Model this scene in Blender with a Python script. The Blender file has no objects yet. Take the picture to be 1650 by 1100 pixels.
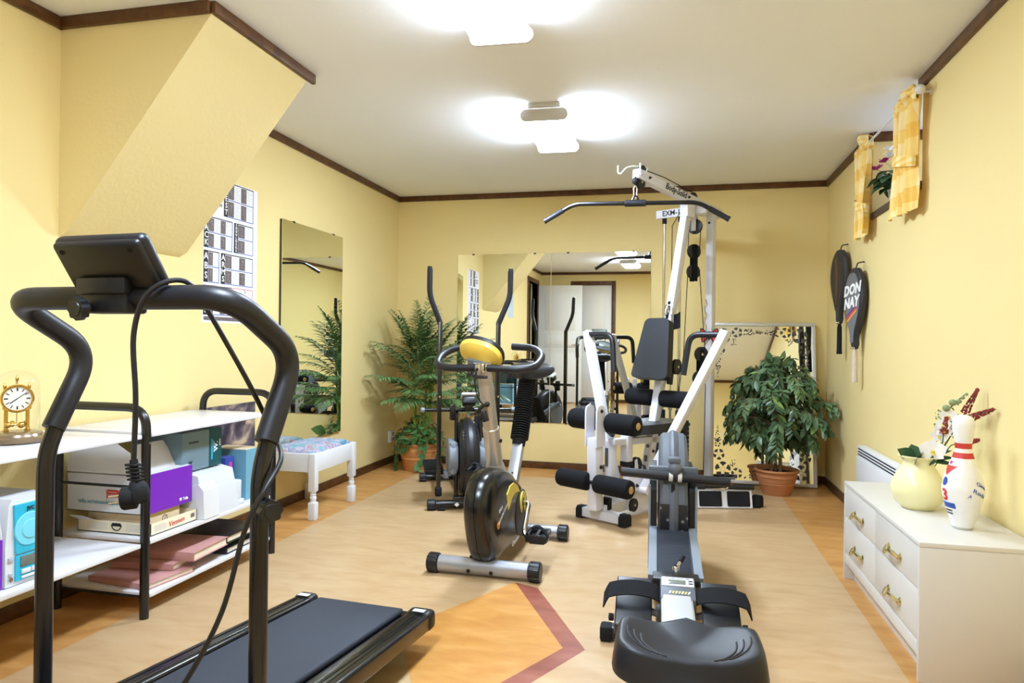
LAMP, WORLD, EXPO, AREA = 32.0, 2.5, 0.58, 8.0; LCOL = (0.70, 0.83, 1.0); LGLOW = '#d9ebff'
import bpy, bmesh, math, random
from mathutils import Vector, Matrix
random.seed(7)
SC = bpy.context.scene
COL = SC.collection
PI = math.pi
def V(*a): return Vector(a)
def lin(c):
    c /= 255.0
    return c / 12.92 if c <= 0.04045 else ((c + 0.055) / 1.055) ** 2.4
def rgb(h):
    h = h.lstrip('#')
    return tuple(lin(int(h[i:i + 2], 16)) for i in (0, 2, 4)) + (1.0,)

# ---------------------------------------------------------------- materials
MATS = {}
def mat(name, col, rough=0.5, metal=0.0, spec=0.5, var=0.04, vscale=6.0, bump=0.0, bscale=60.0, coat=0.0, sub=0.0, stretch=None):
    m = bpy.data.materials.new(name); m.use_nodes = True
    nt = m.node_tree; N = nt.nodes; L = nt.links
    b = N['Principled BSDF']
    b.inputs['Roughness'].default_value = rough
    b.inputs['Metallic'].default_value = metal
    b.inputs['Specular IOR Level'].default_value = spec
    if coat: b.inputs['Coat Weight'].default_value = coat; b.inputs['Coat Roughness'].default_value = 0.08
    c = rgb(col) if isinstance(col, str) else col
    tc = N.new('ShaderNodeTexCoord')
    mp = N.new('ShaderNodeMapping'); L.new(tc.outputs['Object'], mp.inputs['Vector'])
    if stretch: mp.inputs['Scale'].default_value = stretch
    nz = N.new('ShaderNodeTexNoise'); nz.inputs['Scale'].default_value = vscale; nz.inputs['Detail'].default_value = 4
    L.new(mp.outputs['Vector'], nz.inputs['Vector'])
    mx = N.new('ShaderNodeMix'); mx.data_type = 'RGBA'
    mx.inputs['A'].default_value = tuple(max(0, x * (1 - var)) for x in c[:3]) + (1,)
    mx.inputs['B'].default_value = tuple(min(1, x * (1 + var)) for x in c[:3]) + (1,)
    L.new(nz.outputs['Fac'], mx.inputs['Factor'])
    L.new(mx.outputs['Result'], b.inputs['Base Color'])
    if bump:
        n2 = N.new('ShaderNodeTexNoise'); n2.inputs['Scale'].default_value = bscale; n2.inputs['Detail'].default_value = 3
        L.new(mp.outputs['Vector'], n2.inputs['Vector'])
        bp = N.new('ShaderNodeBump'); bp.inputs['Strength'].default_value = bump; bp.inputs['Distance'].default_value = 0.01
        L.new(n2.outputs['Fac'], bp.inputs['Height']); L.new(bp.outputs['Normal'], b.inputs['Normal'])
    MATS[name] = m
    return m
def ramp_mat(name, stops, scale=4.0, rough=0.5, detail=6, kind='noise', distort=0.0, stretch=(1, 1, 1), bump=0.0, spec=0.4, rot=(0, 0, 0)):
    m = bpy.data.materials.new(name); m.use_nodes = True
    nt = m.node_tree; N = nt.nodes; L = nt.links; b = N['Principled BSDF']
    b.inputs['Roughness'].default_value = rough; b.inputs['Specular IOR Level'].default_value = spec
    tc = N.new('ShaderNodeTexCoord'); mp = N.new('ShaderNodeMapping')
    mp.inputs['Scale'].default_value = stretch; mp.inputs['Rotation'].default_value = rot
    L.new(tc.outputs['Object'], mp.inputs['Vector'])
    if kind == 'noise':
        t = N.new('ShaderNodeTexNoise'); t.inputs['Scale'].default_value = scale; t.inputs['Detail'].default_value = detail
        t.inputs['Distortion'].default_value = distort; out = t.outputs['Fac']
    elif kind == 'wave':
        t = N.new('ShaderNodeTexWave'); t.inputs['Scale'].default_value = scale; t.inputs['Distortion'].default_value = distort
        t.inputs['Detail'].default_value = detail; out = t.outputs['Fac']
    else:
        t = N.new('ShaderNodeTexVoronoi'); t.inputs['Scale'].default_value = scale; out = t.outputs['Distance']
    L.new(mp.outputs['Vector'], t.inputs['Vector'])
    r = N.new('ShaderNodeValToRGB'); e = r.color_ramp.elements
    while len(e) < len(stops): e.new(0.5)
    for k, (p, c) in enumerate(stops): e[k].position = p; e[k].color = rgb(c)
    L.new(out, r.inputs['Fac']); L.new(r.outputs['Color'], b.inputs['Base Color'])
    if bump:
        bp = N.new('ShaderNodeBump'); bp.inputs['Strength'].default_value = bump; bp.inputs['Distance'].default_value = 0.004
        L.new(out, bp.inputs['Height']); L.new(bp.outputs['Normal'], b.inputs['Normal'])
    MATS[name] = m
    return m

# ---------------------------------------------------------------- mesh builder
def rot3(deg, axis): return Matrix.Rotation(math.radians(deg), 3, axis)
def fillet(pts, r, n=6):
    pts = [Vector(p) for p in pts]; out = [pts[0]]
    rs = r if isinstance(r, (list, tuple)) else [r] * len(pts)
    for i in range(1, len(pts) - 1):
        a, b, c = pts[i - 1], pts[i], pts[i + 1]
        d = min(rs[i], (a - b).length * 0.49, (c - b).length * 0.49)
        if d < 1e-6: out.append(b); continue
        p = b + (a - b).normalized() * d; q = b + (c - b).normalized() * d
        for k in range(n + 1):
            t = k / n
            out.append(p * (1 - t) ** 2 + b * (2 * t * (1 - t)) + q * t * t)
    out.append(pts[-1]); return out
def spline(pts, n=8):
    pts = [Vector(p) for p in pts]; P = [pts[0] * 2 - pts[1]] + pts + [pts[-1] * 2 - pts[-2]]; out = []
    for i in range(1, len(P) - 2):
        for k in range(n):
            t = k / n; a, b, c, d = P[i - 1], P[i], P[i + 1], P[i + 2]
            out.append(0.5 * ((2 * b) + (c - a) * t + (2 * a - 5 * b + 4 * c - d) * t * t + (3 * b - a - 3 * c + d) * t ** 3))
    out.append(pts[-1]); return out

class MB:
    def __init__(s): s.bm = bmesh.new(); s.mi = 0
    def face(s, vs):
        try:
            f = s.bm.faces.new(vs); f.material_index = s.mi; f.smooth = True; return f
        except ValueError: return None
    def poly(s, pts): return s.face([s.bm.verts.new(p) for p in pts])
    def absorb(s, bm2, M=None):
        mp = {}
        for v in bm2.verts: mp[v] = s.bm.verts.new(M @ v.co if M else v.co)
        for f in bm2.faces: s.face([mp[v] for v in f.verts])
        bm2.free()
    def rbox(s, c, size, R=None, r=0.004, seg=2):
        b = bmesh.new(); bmesh.ops.create_cube(b, size=1.0)
        for v in b.verts: v.co = V(v.co.x * size[0], v.co.y * size[1], v.co.z * size[2])
        r = min(r, min(size) * 0.45)
        if r > 0: bmesh.ops.bevel(b, geom=list(b.edges), offset=r, segments=seg, profile=0.5, affect='EDGES')
        M = Matrix.Translation(Vector(c))
        if R is not None: M = M @ R.to_4x4()
        s.absorb(b, M); return s
    def box(s, x0, x1, y0, y1, z0, z1, r=0.0):
        return s.rbox(((x0 + x1) / 2, (y0 + y1) / 2, (z0 + z1) / 2), (abs(x1 - x0), abs(y1 - y0), abs(z1 - z0)), None, r)
    def beam(s, p0, p1, w, h, up=(0, 0, 1), r=0.004, seg=2):
        p0 = Vector(p0); p1 = Vector(p1); a = (p1 - p0); L = a.length; a.normalize()
        u = Vector(up); sx = a.cross(u)
        if sx.length < 1e-4: sx = a.cross(V(0, 1, 0))
        sx.normalize(); u = sx.cross(a)
        R = Matrix((sx, a, u)).transposed()
        return s.rbox((p0 + p1) / 2, (w, L, h), R, r, seg)
    def tube(s, pts, r, seg=12, cap=True, closed=False, flat=1.0):
        pts = [Vector(p) for p in pts]; n = len(pts)
        rs = r if isinstance(r, (list, tuple)) else [r] * n
        rings = []; prev = None
        for i in range(n):
            if closed: t = pts[(i + 1) % n] - pts[i - 1]
            else: t = pts[min(i + 1, n - 1)] - pts[max(i - 1, 0)]
            t.normalize()
            if prev is None:
                a = V(0, 0, 1) if abs(t.z) < 0.9 else V(1, 0, 0)
                nx = t.cross(a).normalized()
            else:
                nx = (prev - t * prev.dot(t)).normalized()
            prev = nx; ny = t.cross(nx)
            rings.append([s.bm.verts.new(pts[i] + (nx * math.cos(2 * PI * k / seg) + ny * math.sin(2 * PI * k / seg) * flat) * rs[i]) for k in range(seg)])
        m = n if closed else n - 1
        for i in range(m):
            A = rings[i]; B = rings[(i + 1) % n]
            for k in range(seg): s.face([A[k], A[(k + 1) % seg], B[(k + 1) % seg], B[k]])
        if cap and not closed:
            s.face(list(reversed(rings[0]))); s.face(rings[-1])
        return s
    def lathe(s, prof, c=(0, 0, 0), axis=(0, 0, 1), seg=32, cap=True, sx=1.0, sy=1.0):
        c = Vector(c); a = Vector(axis).normalized()
        t = V(1, 0, 0) if abs(a.x) < 0.9 else V(0, 1, 0)
        ny = a.cross(t).normalized(); nx = ny.cross(a)
        rings = []
        for (r, h) in prof:
            if r < 1e-6: rings.append([s.bm.verts.new(c + a * h)])
            else: rings.append([s.bm.verts.new(c + a * h + nx * (r * sx * math.cos(2 * PI * k / seg)) + ny * (r * sy * math.sin(2 * PI * k / seg))) for k in range(seg)])
        for A, B in zip(rings, rings[1:]):
            for k in range(seg):
                k2 = (k + 1) % seg
                if len(A) == 1 and len(B) == 1: continue
                if len(A) == 1: s.face([A[0], B[k2], B[k]])
                elif len(B) == 1: s.face([A[k], A[k2], B[0]])
                else: s.face([A[k], A[k2], B[k2], B[k]])
        if cap:
            if len(rings[0]) > 1: s.face(list(reversed(rings[0])))
            if len(rings[-1]) > 1: s.face(rings[-1])
        return s
    def cyl(s, p0, p1, r, seg=20, bev=0.0):
        p0 = Vector(p0); p1 = Vector(p1); L = (p1 - p0).length
        b = min(bev, r * 0.5, L * 0.4)
        pr = [(r - b, 0), (r, b), (r, L - b), (r - b, L)] if b > 0 else [(r, 0), (r, L)]
        return s.lathe(pr, p0, p1 - p0, seg)
    def ball(s, c, r, scale=(1, 1, 1), R=None, u=14, v=10):
        b = bmesh.new(); bmesh.ops.create_uvsphere(b, u_segments=u, v_segments=v, radius=r)
        for q in b.verts: q.co = V(q.co.x * scale[0], q.co.y * scale[1], q.co.z * scale[2])
        M = Matrix.Translation(Vector(c))
        if R is not None: M = M @ R.to_4x4()
        s.absorb(b, M); return s
    def prism(s, poly, o, ax, ay, depth, bev=0.0):
        """poly of (a,b) in plane o+a*ax+b*ay, extruded by vector depth"""
        o = Vector(o); ax = Vector(ax); ay = Vector(ay); d = Vector(depth)
        b = bmesh.new()
        A = [b.verts.new(o + ax * p + ay * q) for p, q in poly]; B = [b.verts.new(v.co + d) for v in A]
        n = len(A); b.faces.new(list(reversed(A))); b.faces.new(B)
        for i in range(n): b.faces.new([A[i], A[(i + 1) % n], B[(i + 1) % n], B[i]])
        if bev > 0:
            es = [e for e in b.edges if len(e.link_faces) == 2 and e.calc_face_angle(0) > 0.5]
            bmesh.ops.bevel(b, geom=es, offset=bev, segments=2, profile=0.5, affect='EDGES')
        s.absorb(b); return s
    def grid(s, f, nu, nv, thick=0.0):
        b = bmesh.new() if thick else s.bm
        vs = [[b.verts.new(f(i / nu, j / nv)) for j in range(nv + 1)] for i in range(nu + 1)]
        for i in range(nu):
            for j in range(nv):
                q = [vs[i][j], vs[i + 1][j], vs[i + 1][j + 1], vs[i][j + 1]]
                if thick: b.faces.new(q)
                else: s.face(q)
        if thick:
            b.normal_update()
            bmesh.ops.solidify(b, geom=list(b.faces), thickness=thick)
            s.absorb(b)
        return s
    def text(s, txt, size, o, right, up, ext=0.0004, align='CENTER', fn=None, bold=0.0, sx=1.0, shear=0.0):
        cu = bpy.data.curves.new('t', 'FONT'); cu.body = txt; cu.size = size; cu.extrude = ext; cu.align_x = align; cu.align_y = 'CENTER'
        cu.offset = bold; cu.resolution_u = 2; cu.shear = shear
        ob = bpy.data.objects.new('t', cu)
        me = bpy.data.meshes.new_from_object(ob)
        right = Vector(right).normalized(); up = Vector(up).normalized(); n = right.cross(up); o = Vector(o)
        vs = []
        for v in me.vertices:
            if fn: vs.append(s.bm.verts.new(fn(v.co.x * sx, v.co.y, v.co.z)))
            else: vs.append(s.bm.verts.new(o + right * (v.co.x * sx) + up * v.co.y + n * (v.co.z + ext)))
        for p in me.polygons: s.face([vs[i] for i in p.vertices])
        bpy.data.objects.remove(ob); bpy.data.curves.remove(cu); bpy.data.meshes.remove(me)
        return s
    def leaf(s, p, d, L, W, n, fold=0.25, droop=0.0, segs=2):
        """blade from p along d, width W, surface normal about n"""
        p = Vector(p); d = Vector(d).normalized(); n = Vector(n)
        sd = d.cross(n)
        if sd.length < 1e-4: sd = d.cross(V(1, 0, 0.3))
        sd.normalize(); n = sd.cross(d)
        prof = [(0, 0.0), (0.28, 0.8), (0.5, 1.0), (0.75, 0.62), (1, 0.0)] if segs > 1 else [(0, 0.0), (0.4, 1.0), (1, 0.0)]
        mid = []; lf = []; rt = []
        for t, w in prof:
            c = p + d * (L * t) - V(0, 0, 1) * (droop * L * t * t)
            mid.append(s.bm.verts.new(c))
            if w > 0:
                lf.append(s.bm.verts.new(c + sd * (W / 2 * w) + n * (fold * W / 2 * w)))
                rt.append(s.bm.verts.new(c - sd * (W / 2 * w) + n * (fold * W / 2 * w)))
            else: lf.append(None); rt.append(None)
        for i in range(len(prof) - 1):
            for S, rev in ((lf, 0), (rt, 1)):
                q = [mid[i], mid[i + 1]] + ([S[i + 1]] if S[i + 1] else []) + ([S[i]] if S[i] else [])
                if rev: q.reverse()
                if len(q) > 2: s.face(q)
    def build(s, name, mats, parent=None, label=None, angle=35, loc=None, rotz=0.0):
        me = bpy.data.meshes.new(name)
        bmesh.ops.recalc_face_normals(s.bm, faces=list(s.bm.faces)) if not getattr(s, 'keepn', False) else None
        s.bm.to_mesh(me); s.bm.free()
        for m in (mats if isinstance(mats, (list, tuple)) else [mats]): me.materials.append(MATS[m] if isinstance(m, str) else m)
        me.set_sharp_from_angle(angle=math.radians(angle))
        o = bpy.data.objects.new(name, me); COL.objects.link(o)
        if parent: o.parent = parent
        if loc: o.location = loc
        if rotz: o.rotation_euler.z = math.radians(rotz)
        if label: o['label'] = label
        return o

def thing(name, label, cat, loc=(0, 0, 0), rotz=0.0, group=None):
    o = bpy.data.objects.new(name, None); COL.objects.link(o); o.empty_display_size = 0.05
    o.location = loc; o.rotation_euler = (0, 0, math.radians(rotz)); tag(o, label, cat, group); return o
def tag(o, label, cat, group=None):
    o['label'] = label; o['category'] = cat
    if group: o['group'] = group
    return o
def struct(o): o['kind'] = 'structure'; return o
def rounded(poly, r, n=5):
    P = [Vector((a, b, 0)) for a, b in poly]; P = [(P[-1] + P[0]) / 2] + P + [(P[-1] + P[0]) / 2]
    return [(p.x, p.y) for p in fillet(P, r, n)[:-1]]
# ---------------------------------------------------------------- materials used
mat('wall_paint', '#e8d498', 0.75, spec=0.25, var=0.02, vscale=1.5, bump=0.12, bscale=140)
mat('soffit_plaster', '#e8d69e', 0.8, spec=0.2, var=0.02, vscale=2, bump=0.16, bscale=55)
mat('ceiling_paint', '#eef1f6', 0.8, spec=0.2, var=0.015, vscale=1.2, bump=0.08, bscale=160)
ramp_mat('dark_wood', [(0.3, '#44290f'), (0.55, '#5a381a'), (0.8, '#6f4a26')], 3, 0.45, kind='noise', stretch=(6, 6, 6), distort=1.0)
def lino(name, a, b, c):
    return ramp_mat(name, [(0.30, a), (0.5, b), (0.72, c)], 5.5, 0.40, detail=10, distort=.5, stretch=(1, 2.6, 1), spec=0.38)
lino('lino_field', '#b29168', '#ba9b74', '#c0a47d')
lino('lino_border', '#b07c42', '#bd8a4e', '#c7975c')
lino('lino_orange', '#b57b38', '#c08943', '#c99656')
lino('lino_red', '#7f3f2e', '#8d4c39', '#9b5d4a')
mat('white_metal', '#dadae3', 0.35, spec=0.5, var=0.015)
mat('white_board', '#dfdfe5', 0.3, var=0.01)
mat('white_paint', '#dfe1e6', 0.4, var=0.015)
mat('door_white', '#e6e4de', 0.45, var=0.015)
mat('black_gloss', '#0d0d11', 0.2, spec=0.6, var=0.1)
mat('black_plastic', '#13141a', 0.42, var=0.1)
mat('black_rubber', '#141519', 0.75, spec=0.3, var=0.12, bump=0.1, bscale=300)
mat('foam_black', '#101116', 0.85, spec=0.25, var=0.1, bump=0.25, bscale=400)
mat('foam_grip', '#16171e', 0.42, spec=0.5, var=0.08)
mat('vinyl_black', '#161922', 0.42, spec=0.5, var=0.06, bump=0.06, bscale=350)
mat('belt_grey', '#343945', 0.65, spec=0.35, var=0.08, bump=0.15, bscale=500)
mat('grey_plastic', '#7d858f', 0.45, var=0.05)
mat('mid_grey', '#565c66', 0.5, var=0.06)
mat('silver_paint', '#a9abb2', 0.32, metal=0.55, var=0.03)
mat('chrome', '#d6d3ce', 0.14, metal=1.0, var=0.02)
mat('champagne_metal', '#c2bdb6', 0.32, metal=0.5, var=0.03)
mat('brass', '#d9b45f', 0.18, metal=1.0, var=0.04)
mat('handle_brass', '#d8cfa6', 0.2, metal=1.0, var=0.03)
mat('gold_disc', '#c9ab76', 0.35, metal=0.8, var=0.05)
mat('rail_alu', '#d4d6da', 0.35, metal=0.3, var=0.03)
mat('yellow_plastic', '#eccb58', 0.35, spec=0.5, var=0.02)
mat('yellow_decal', '#e3d052', 0.4, var=0.02)
mat('white_ink', '#f2f2f2', 0.5, var=0.01)
mat('dark_ink', '#1c1c22', 0.6, var=0.02)
mat('red_ink', '#c93a33', 0.5, var=0.03)
mat('blue_ink', '#2c50a8', 0.5, var=0.03)
mat('teal_ink', '#3f8f94', 0.5, var=0.03)
mat('orange_ink', '#e8a02c', 0.5, var=0.03)
mat('purple_ink', '#5b3a9c', 0.5, var=0.03)
mat('red_vivid', '#d92a2a', 0.45, var=0.04)
mat('terracotta', '#c98a54', 0.8, spec=0.25, var=0.1, vscale=9, bump=0.08, bscale=120)
mat('terracotta_dark', '#b57a52', 0.8, spec=0.25, var=0.1, vscale=9, bump=0.08, bscale=120)
mat('soil', '#4a3527', 0.95, spec=0.1, var=0.4, vscale=60, bump=0.8, bscale=90)
mat('bark', '#8a7355', 0.85, spec=0.2, var=0.25, vscale=20, bump=0.4, bscale=60)
ramp_mat('palm_leaf', [(0.3, '#47693c'), (0.52, '#668a53'), (0.75, '#93b07a')], 7, 0.42, spec=0.5)
ramp_mat('palm_stem', [(0.3, '#6f8f2e'), (0.6, '#94b045'), (0.85, '#b0c462')], 8, 0.45)
ramp_mat('ivy_leaf', [(0.3, '#2f5a30'), (0.55, '#47743f'), (0.8, '#7d9c68')], 14, 0.45)
ramp_mat('ficus_leaf', [(0.3, '#3c5437'), (0.52, '#56734f'), (0.75, '#7f9b70')], 9, 0.38, spec=0.5)
mat('ficus_young', '#86a45a', 0.45, var=0.15)
mat('vase_glaze', '#f1eab4', 0.3, spec=0.5, var=0.02)
mat('dresser_white', '#d3d0cb', 0.35, var=0.012)
mat('heater_white', '#dcdde2', 0.4, var=0.015)
mat('seam_dark', '#574632', 0.8, var=0.05)
mat('petal_white', '#f3f1f2', 0.5, var=0.02)
mat('petal_pink', '#c03a8c', 0.5, var=0.15, vscale=30)
mat('amaranth', '#8e3232', 0.8, var=0.25, vscale=80, bump=0.5, bscale=150)
mat('dark_leaf', '#35583a', 0.4, var=0.15, vscale=12)
mat('sage', '#8b9a72', 0.7, var=0.25, vscale=60)
ramp_mat('pin_white', [(0.25, '#b8b8ba'), (0.36, '#ecebea'), (0.8, '#f3f2f0')], 18, 0.3, detail=8, spec=0.5)
mat('cover_dark', '#26262c', 0.5, var=0.1)
mat('cover_grey', '#6b6d75', 0.5, var=0.06)
mat('cover_bronze', '#5c3c2a', 0.45, var=0.2)
mat('grip_white', '#cdbfae', 0.75, var=0.12, vscale=40)
mat('telia_white', '#dadade', 0.55, var=0.02)
mat('telia_purple', '#7420b4', 0.45, var=0.03)
mat('cardboard', '#d9c5a2', 0.8, var=0.05)
mat('cream_card', '#eadfc2', 0.7, var=0.03)
mat('printer_grey', '#d4d8de', 0.45, var=0.02)
mat('box_steel', '#6f8793', 0.4, var=0.08, vscale=5)
mat('box_teal', '#0d5258', 0.4, var=0.06)
mat('box_blue', '#2c3f94', 0.45, var=0.08)
mat('box_sky', '#6fa6bd', 0.45, var=0.04)
mat('cyan', '#2fb4d6', 0.2, var=0.05)
mat('cyan_light', '#79d3ea', 0.2, var=0.04)
mat('stereo_white', '#dfe1e6', 0.35, var=0.015)
mat('stereo_grey', '#b5b9c2', 0.4, var=0.03)
mat('lcd', '#6f776f', 0.2, var=0.05)
mat('album_pink', '#bb8a86', 0.6, var=0.12, vscale=14)
mat('album_black', '#19191d', 0.35, var=0.1)
mat('album_green', '#1f6b3c', 0.5, var=0.08)
mat('album_navy', '#262c3c', 0.5, var=0.08)
mat('pages', '#e6dcc8', 0.8, var=0.08, vscale=60)
ramp_mat('cushion_fabric', [(0.30, '#48729a'), (0.42, '#7fb0b8'), (0.48, '#8d84ad'), (0.54, '#b9bcc8'), (0.60, '#a8757c'), (0.66, '#8fb5bd'), (0.75, '#4f6f9c')], 6, 0.8, detail=5, distort=2.5, stretch=(1.6, .8, 1))
ramp_mat('wild_print', [(0.38, '#2f2938'), (0.52, '#4d4353'), (0.60, '#7d6e6b'), (0.70, '#c2aa8c')], 3.0, 0.35, detail=9, kind='noise', distort=3.0, stretch=(1, 6, 2.2), rot=(0.5, 0, 0))
mat('photo_grey', '#8d8285', 0.5, var=0.7, vscale=55)
mat('photo_dark', '#6a6062', 0.5, var=0.7, vscale=70)
mat('paper', '#e9e8ec', 0.55, var=0.015)
mat('print_grey', '#c6c6cc', 0.6, var=0.02)
mat('notice_blue', '#b9c9d8', 0.6, var=0.2, vscale=12)
mat('hall_unlit', '#3a3430', 0.9, var=0.05)  # darkness of the unlit hallway put into the colour
mat('mirror_edge', '#34361f', 0.3, var=0.03)
mat('silver_frame', '#cfccc5', 0.4, metal=0.25, var=0.03)
mat('decal_grey', '#4d4b45', 0.5, var=0.1)
mat('lamp_grey', '#c4c2be', 0.45, var=0.02)
mat('window_white', '#eef0f4', 0.4, var=0.01)
mat('stone_sill', '#4a3a32', 0.5, var=0.2, vscale=10)
mat('pot_white', '#eceaf0', 0.3, var=0.02)
mat('plates_black', '#1a1a1c', 0.5, var=0.1)
mat('wood_clock', '#8c7a66', 0.25, metal=0.5, var=0.1, vscale=20)
mat('dial', '#eeece4', 0.35, var=0.03)
def mirror_mat(name, col, rough=0.012):
    m = bpy.data.materials.new(name); m.use_nodes = True; N = m.node_tree.nodes; L = m.node_tree.links; b = N['Principled BSDF']
    b.inputs['Metallic'].default_value = 1; b.inputs['Roughness'].default_value = rough
    tc = N.new('ShaderNodeTexCoord'); nz = N.new('ShaderNodeTexNoise'); nz.inputs['Scale'].default_value = 2
    L.new(tc.outputs['Object'], nz.inputs['Vector'])
    mx = N.new('ShaderNodeMix'); mx.data_type = 'RGBA'; c = rgb(col)
    mx.inputs['A'].default_value = c; mx.inputs['B'].default_value = tuple(min(1, x * 1.02) for x in c[:3]) + (1,)
    L.new(nz.outputs['Fac'], mx.inputs['Factor']); L.new(mx.outputs['Result'], b.inputs['Base Color'])
    MATS[name] = m
mirror_mat('mirror_glass', '#f0f3f1')
mirror_mat('mirror_tinted', '#e9efe4')
def glass_mat(name, rough=0.0, tint='#ffffff'):
    m = bpy.data.materials.new(name); m.use_nodes = True; N = m.node_tree.nodes; L = m.node_tree.links
    out = N['Material Output']; N.remove(N['Principled BSDF'])
    g = N.new('ShaderNodeBsdfGlossy'); g.inputs['Roughness'].default_value = 0.03
    t = N.new('ShaderNodeBsdfTransparent'); t.inputs['Color'].default_value = rgb(tint)
    lw = N.new('ShaderNodeLayerWeight'); lw.inputs['Blend'].default_value = 0.25; fr = N.new('ShaderNodeMath'); fr.operation = 'MULTIPLY'; fr.inputs[1].default_value = 0.35; L.new(lw.outputs['Facing'], fr.inputs[0])
    mx = N.new('ShaderNodeMixShader'); L.new(fr.outputs[0], mx.inputs[0]); L.new(t.outputs[0], mx.inputs[1]); L.new(g.outputs[0], mx.inputs[2])
    L.new(mx.outputs[0], out.inputs['Surface']); MATS[name] = m
glass_mat('clear_glass')
def emit_mat(name, col, strength):
    m = bpy.data.materials.new(name); m.use_nodes = True; b = m.node_tree.nodes['Principled BSDF']
    b.inputs['Base Color'].default_value = (0.9, 0.9, 0.88, 1)
    b.inputs['Emission Color'].default_value = rgb(col); b.inputs['Emission Strength'].default_value = strength
    MATS[name] = m
def check_fabric():
    m = bpy.data.materials.new('curtain_check'); m.use_nodes = True; N = m.node_tree.nodes; L = m.node_tree.links; b = N['Principled BSDF']
    b.inputs['Roughness'].default_value = 0.85; b.inputs['Specular IOR Level'].default_value = 0.15
    b.inputs['Transmission Weight'].default_value = 0.0
    tc = N.new('ShaderNodeTexCoord'); sp = N.new('ShaderNodeSeparateXYZ'); L.new(tc.outputs['Generated'], sp.inputs[0])
    def tri(sock, freq):
        m1 = N.new('ShaderNodeMath'); m1.operation = 'MULTIPLY'; m1.inputs[1].default_value = freq; L.new(sock, m1.inputs[0])
        m2 = N.new('ShaderNodeMath'); m2.operation = 'PINGPONG'; m2.inputs[1].default_value = 1; L.new(m1.outputs[0], m2.inputs[0])
        m3 = N.new('ShaderNodeMath'); m3.operation = 'GREATER_THAN'; m3.inputs[1].default_value = 0.55; L.new(m2.outputs[0], m3.inputs[0]); return m3.outputs[0]
    a = tri(sp.outputs['Z'], 7.0); c = tri(sp.outputs['Y'], 5.0)
    ad = N.new('ShaderNodeMath'); ad.operation = 'ADD'; L.new(a, ad.inputs[0]); L.new(c, ad.inputs[1])
    nz = N.new('ShaderNodeTexNoise'); nz.inputs['Scale'].default_value = 25; L.new(tc.outputs['Object'], nz.inputs['Vector'])
    n2 = N.new('ShaderNodeMath'); n2.operation = 'MULTIPLY_ADD'; n2.inputs[1].default_value = 0.9; L.new(nz.outputs['Fac'], n2.inputs[0]); L.new(ad.outputs[0], n2.inputs[2])
    dv = N.new('ShaderNodeMath'); dv.operation = 'DIVIDE'; dv.inputs[1].default_value = 3; L.new(n2.outputs[0], dv.inputs[0])
    r = N.new('ShaderNodeValToRGB'); e = r.color_ramp.elements; e.new(0.5)
    e[0].position = 0.1; e[0].color = rgb('#f5e2ac'); e[1].position = 0.5; e[1].color = rgb('#f0cf7c'); e[2].position = 0.9; e[2].color = rgb('#e8b552')
    L.new(dv.outputs[0], r.inputs['Fac']); L.new(r.outputs['Color'], b.inputs['Base Color']); MATS['curtain_check'] = m
check_fabric()
def grille_mat():
    m = bpy.data.materials.new('fan_grille'); m.use_nodes = True; N = m.node_tree.nodes; L = m.node_tree.links; b = N['Principled BSDF']
    b.inputs['Roughness'].default_value = 0.45
    tc = N.new('ShaderNodeTexCoord'); v = N.new('ShaderNodeTexVoronoi'); v.inputs['Scale'].default_value = 38; L.new(tc.outputs['Object'], v.inputs['Vector'])
    r = N.new('ShaderNodeValToRGB'); e = r.color_ramp.elements; e[0].position = 0.18; e[0].color = rgb('#77777c'); e[1].position = 0.3; e[1].color = rgb('#1c1c20')
    L.new(v.outputs['Distance'], r.inputs['Fac']); L.new(r.outputs['Color'], b.inputs['Base Color']); MATS['fan_grille'] = m
grille_mat()
# ---------------------------------------------------------------- room shell
XL, XR, YB, YF, H = -2.381, 1.107, 5.678, -0.95, 2.30
RY0, RY1, RZ = 3.60, 4.45, 1.822      # window recess
m = MB()
m.mi = 1; m.poly([V(XL - .1, YF - .1, 0), V(XR + .4, YF - .1, 0), V(XR + .4, YB + .1, 0), V(XL - .1, YB + .1, 0)])
m.mi = 0; m.poly([V(-1.99, YF + .39, .0005), V(.72, YF + .39, .0005), V(.72, 5.29, .0005), V(-1.99, 5.29, .0005)])
A, B, Cc, D = (-.673, 2.952), (-.368, 2.361), (-.664, 1.776), (-.969, 2.367)
A2, B2, C2 = (-.562, 2.904), (-.292, 2.366), (-.556, 1.822)
def fl3(L, z): return [V(x, y, z) for x, y in L]
m.mi = 2; m.poly(fl3([A, D, Cc, B], .0009))
m.mi = 3; m.poly(fl3([A, B, B2, A2], .0009)); m.poly(fl3([B, Cc, C2, B2], .0009))
m.keepn = True
fo = struct(m.build('floor', ['lino_field', 'lino_border', 'lino_orange', 'lino_red'])); 
for p in fo.data.polygons: p.use_smooth = False
if fo.data.polygons[0].normal.z < 0: fo.data.flip_normals()
m = MB(); m.box(XL - .1, XR + .5, YF - .1, YB + .1, H, H + .1); struct(m.build('ceiling', 'ceiling_paint'))
m = MB(); m.box(XL - .12, XR + .5, YB, YB + .12, -.05, H + .05); struct(m.build('wall_back', 'wall_paint'))
# right wall with the deep basement window recess
m = MB(); T = .40
m.box(XR, XR + T, YF - .1, RY0, -.05, H + .05); m.box(XR, XR + T, RY1, YB + .1, -.05, H + .05); m.box(XR, XR + T, RY0, RY1, -.05, RZ)
struct(m.build('wall_right', 'wall_paint'))
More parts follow.
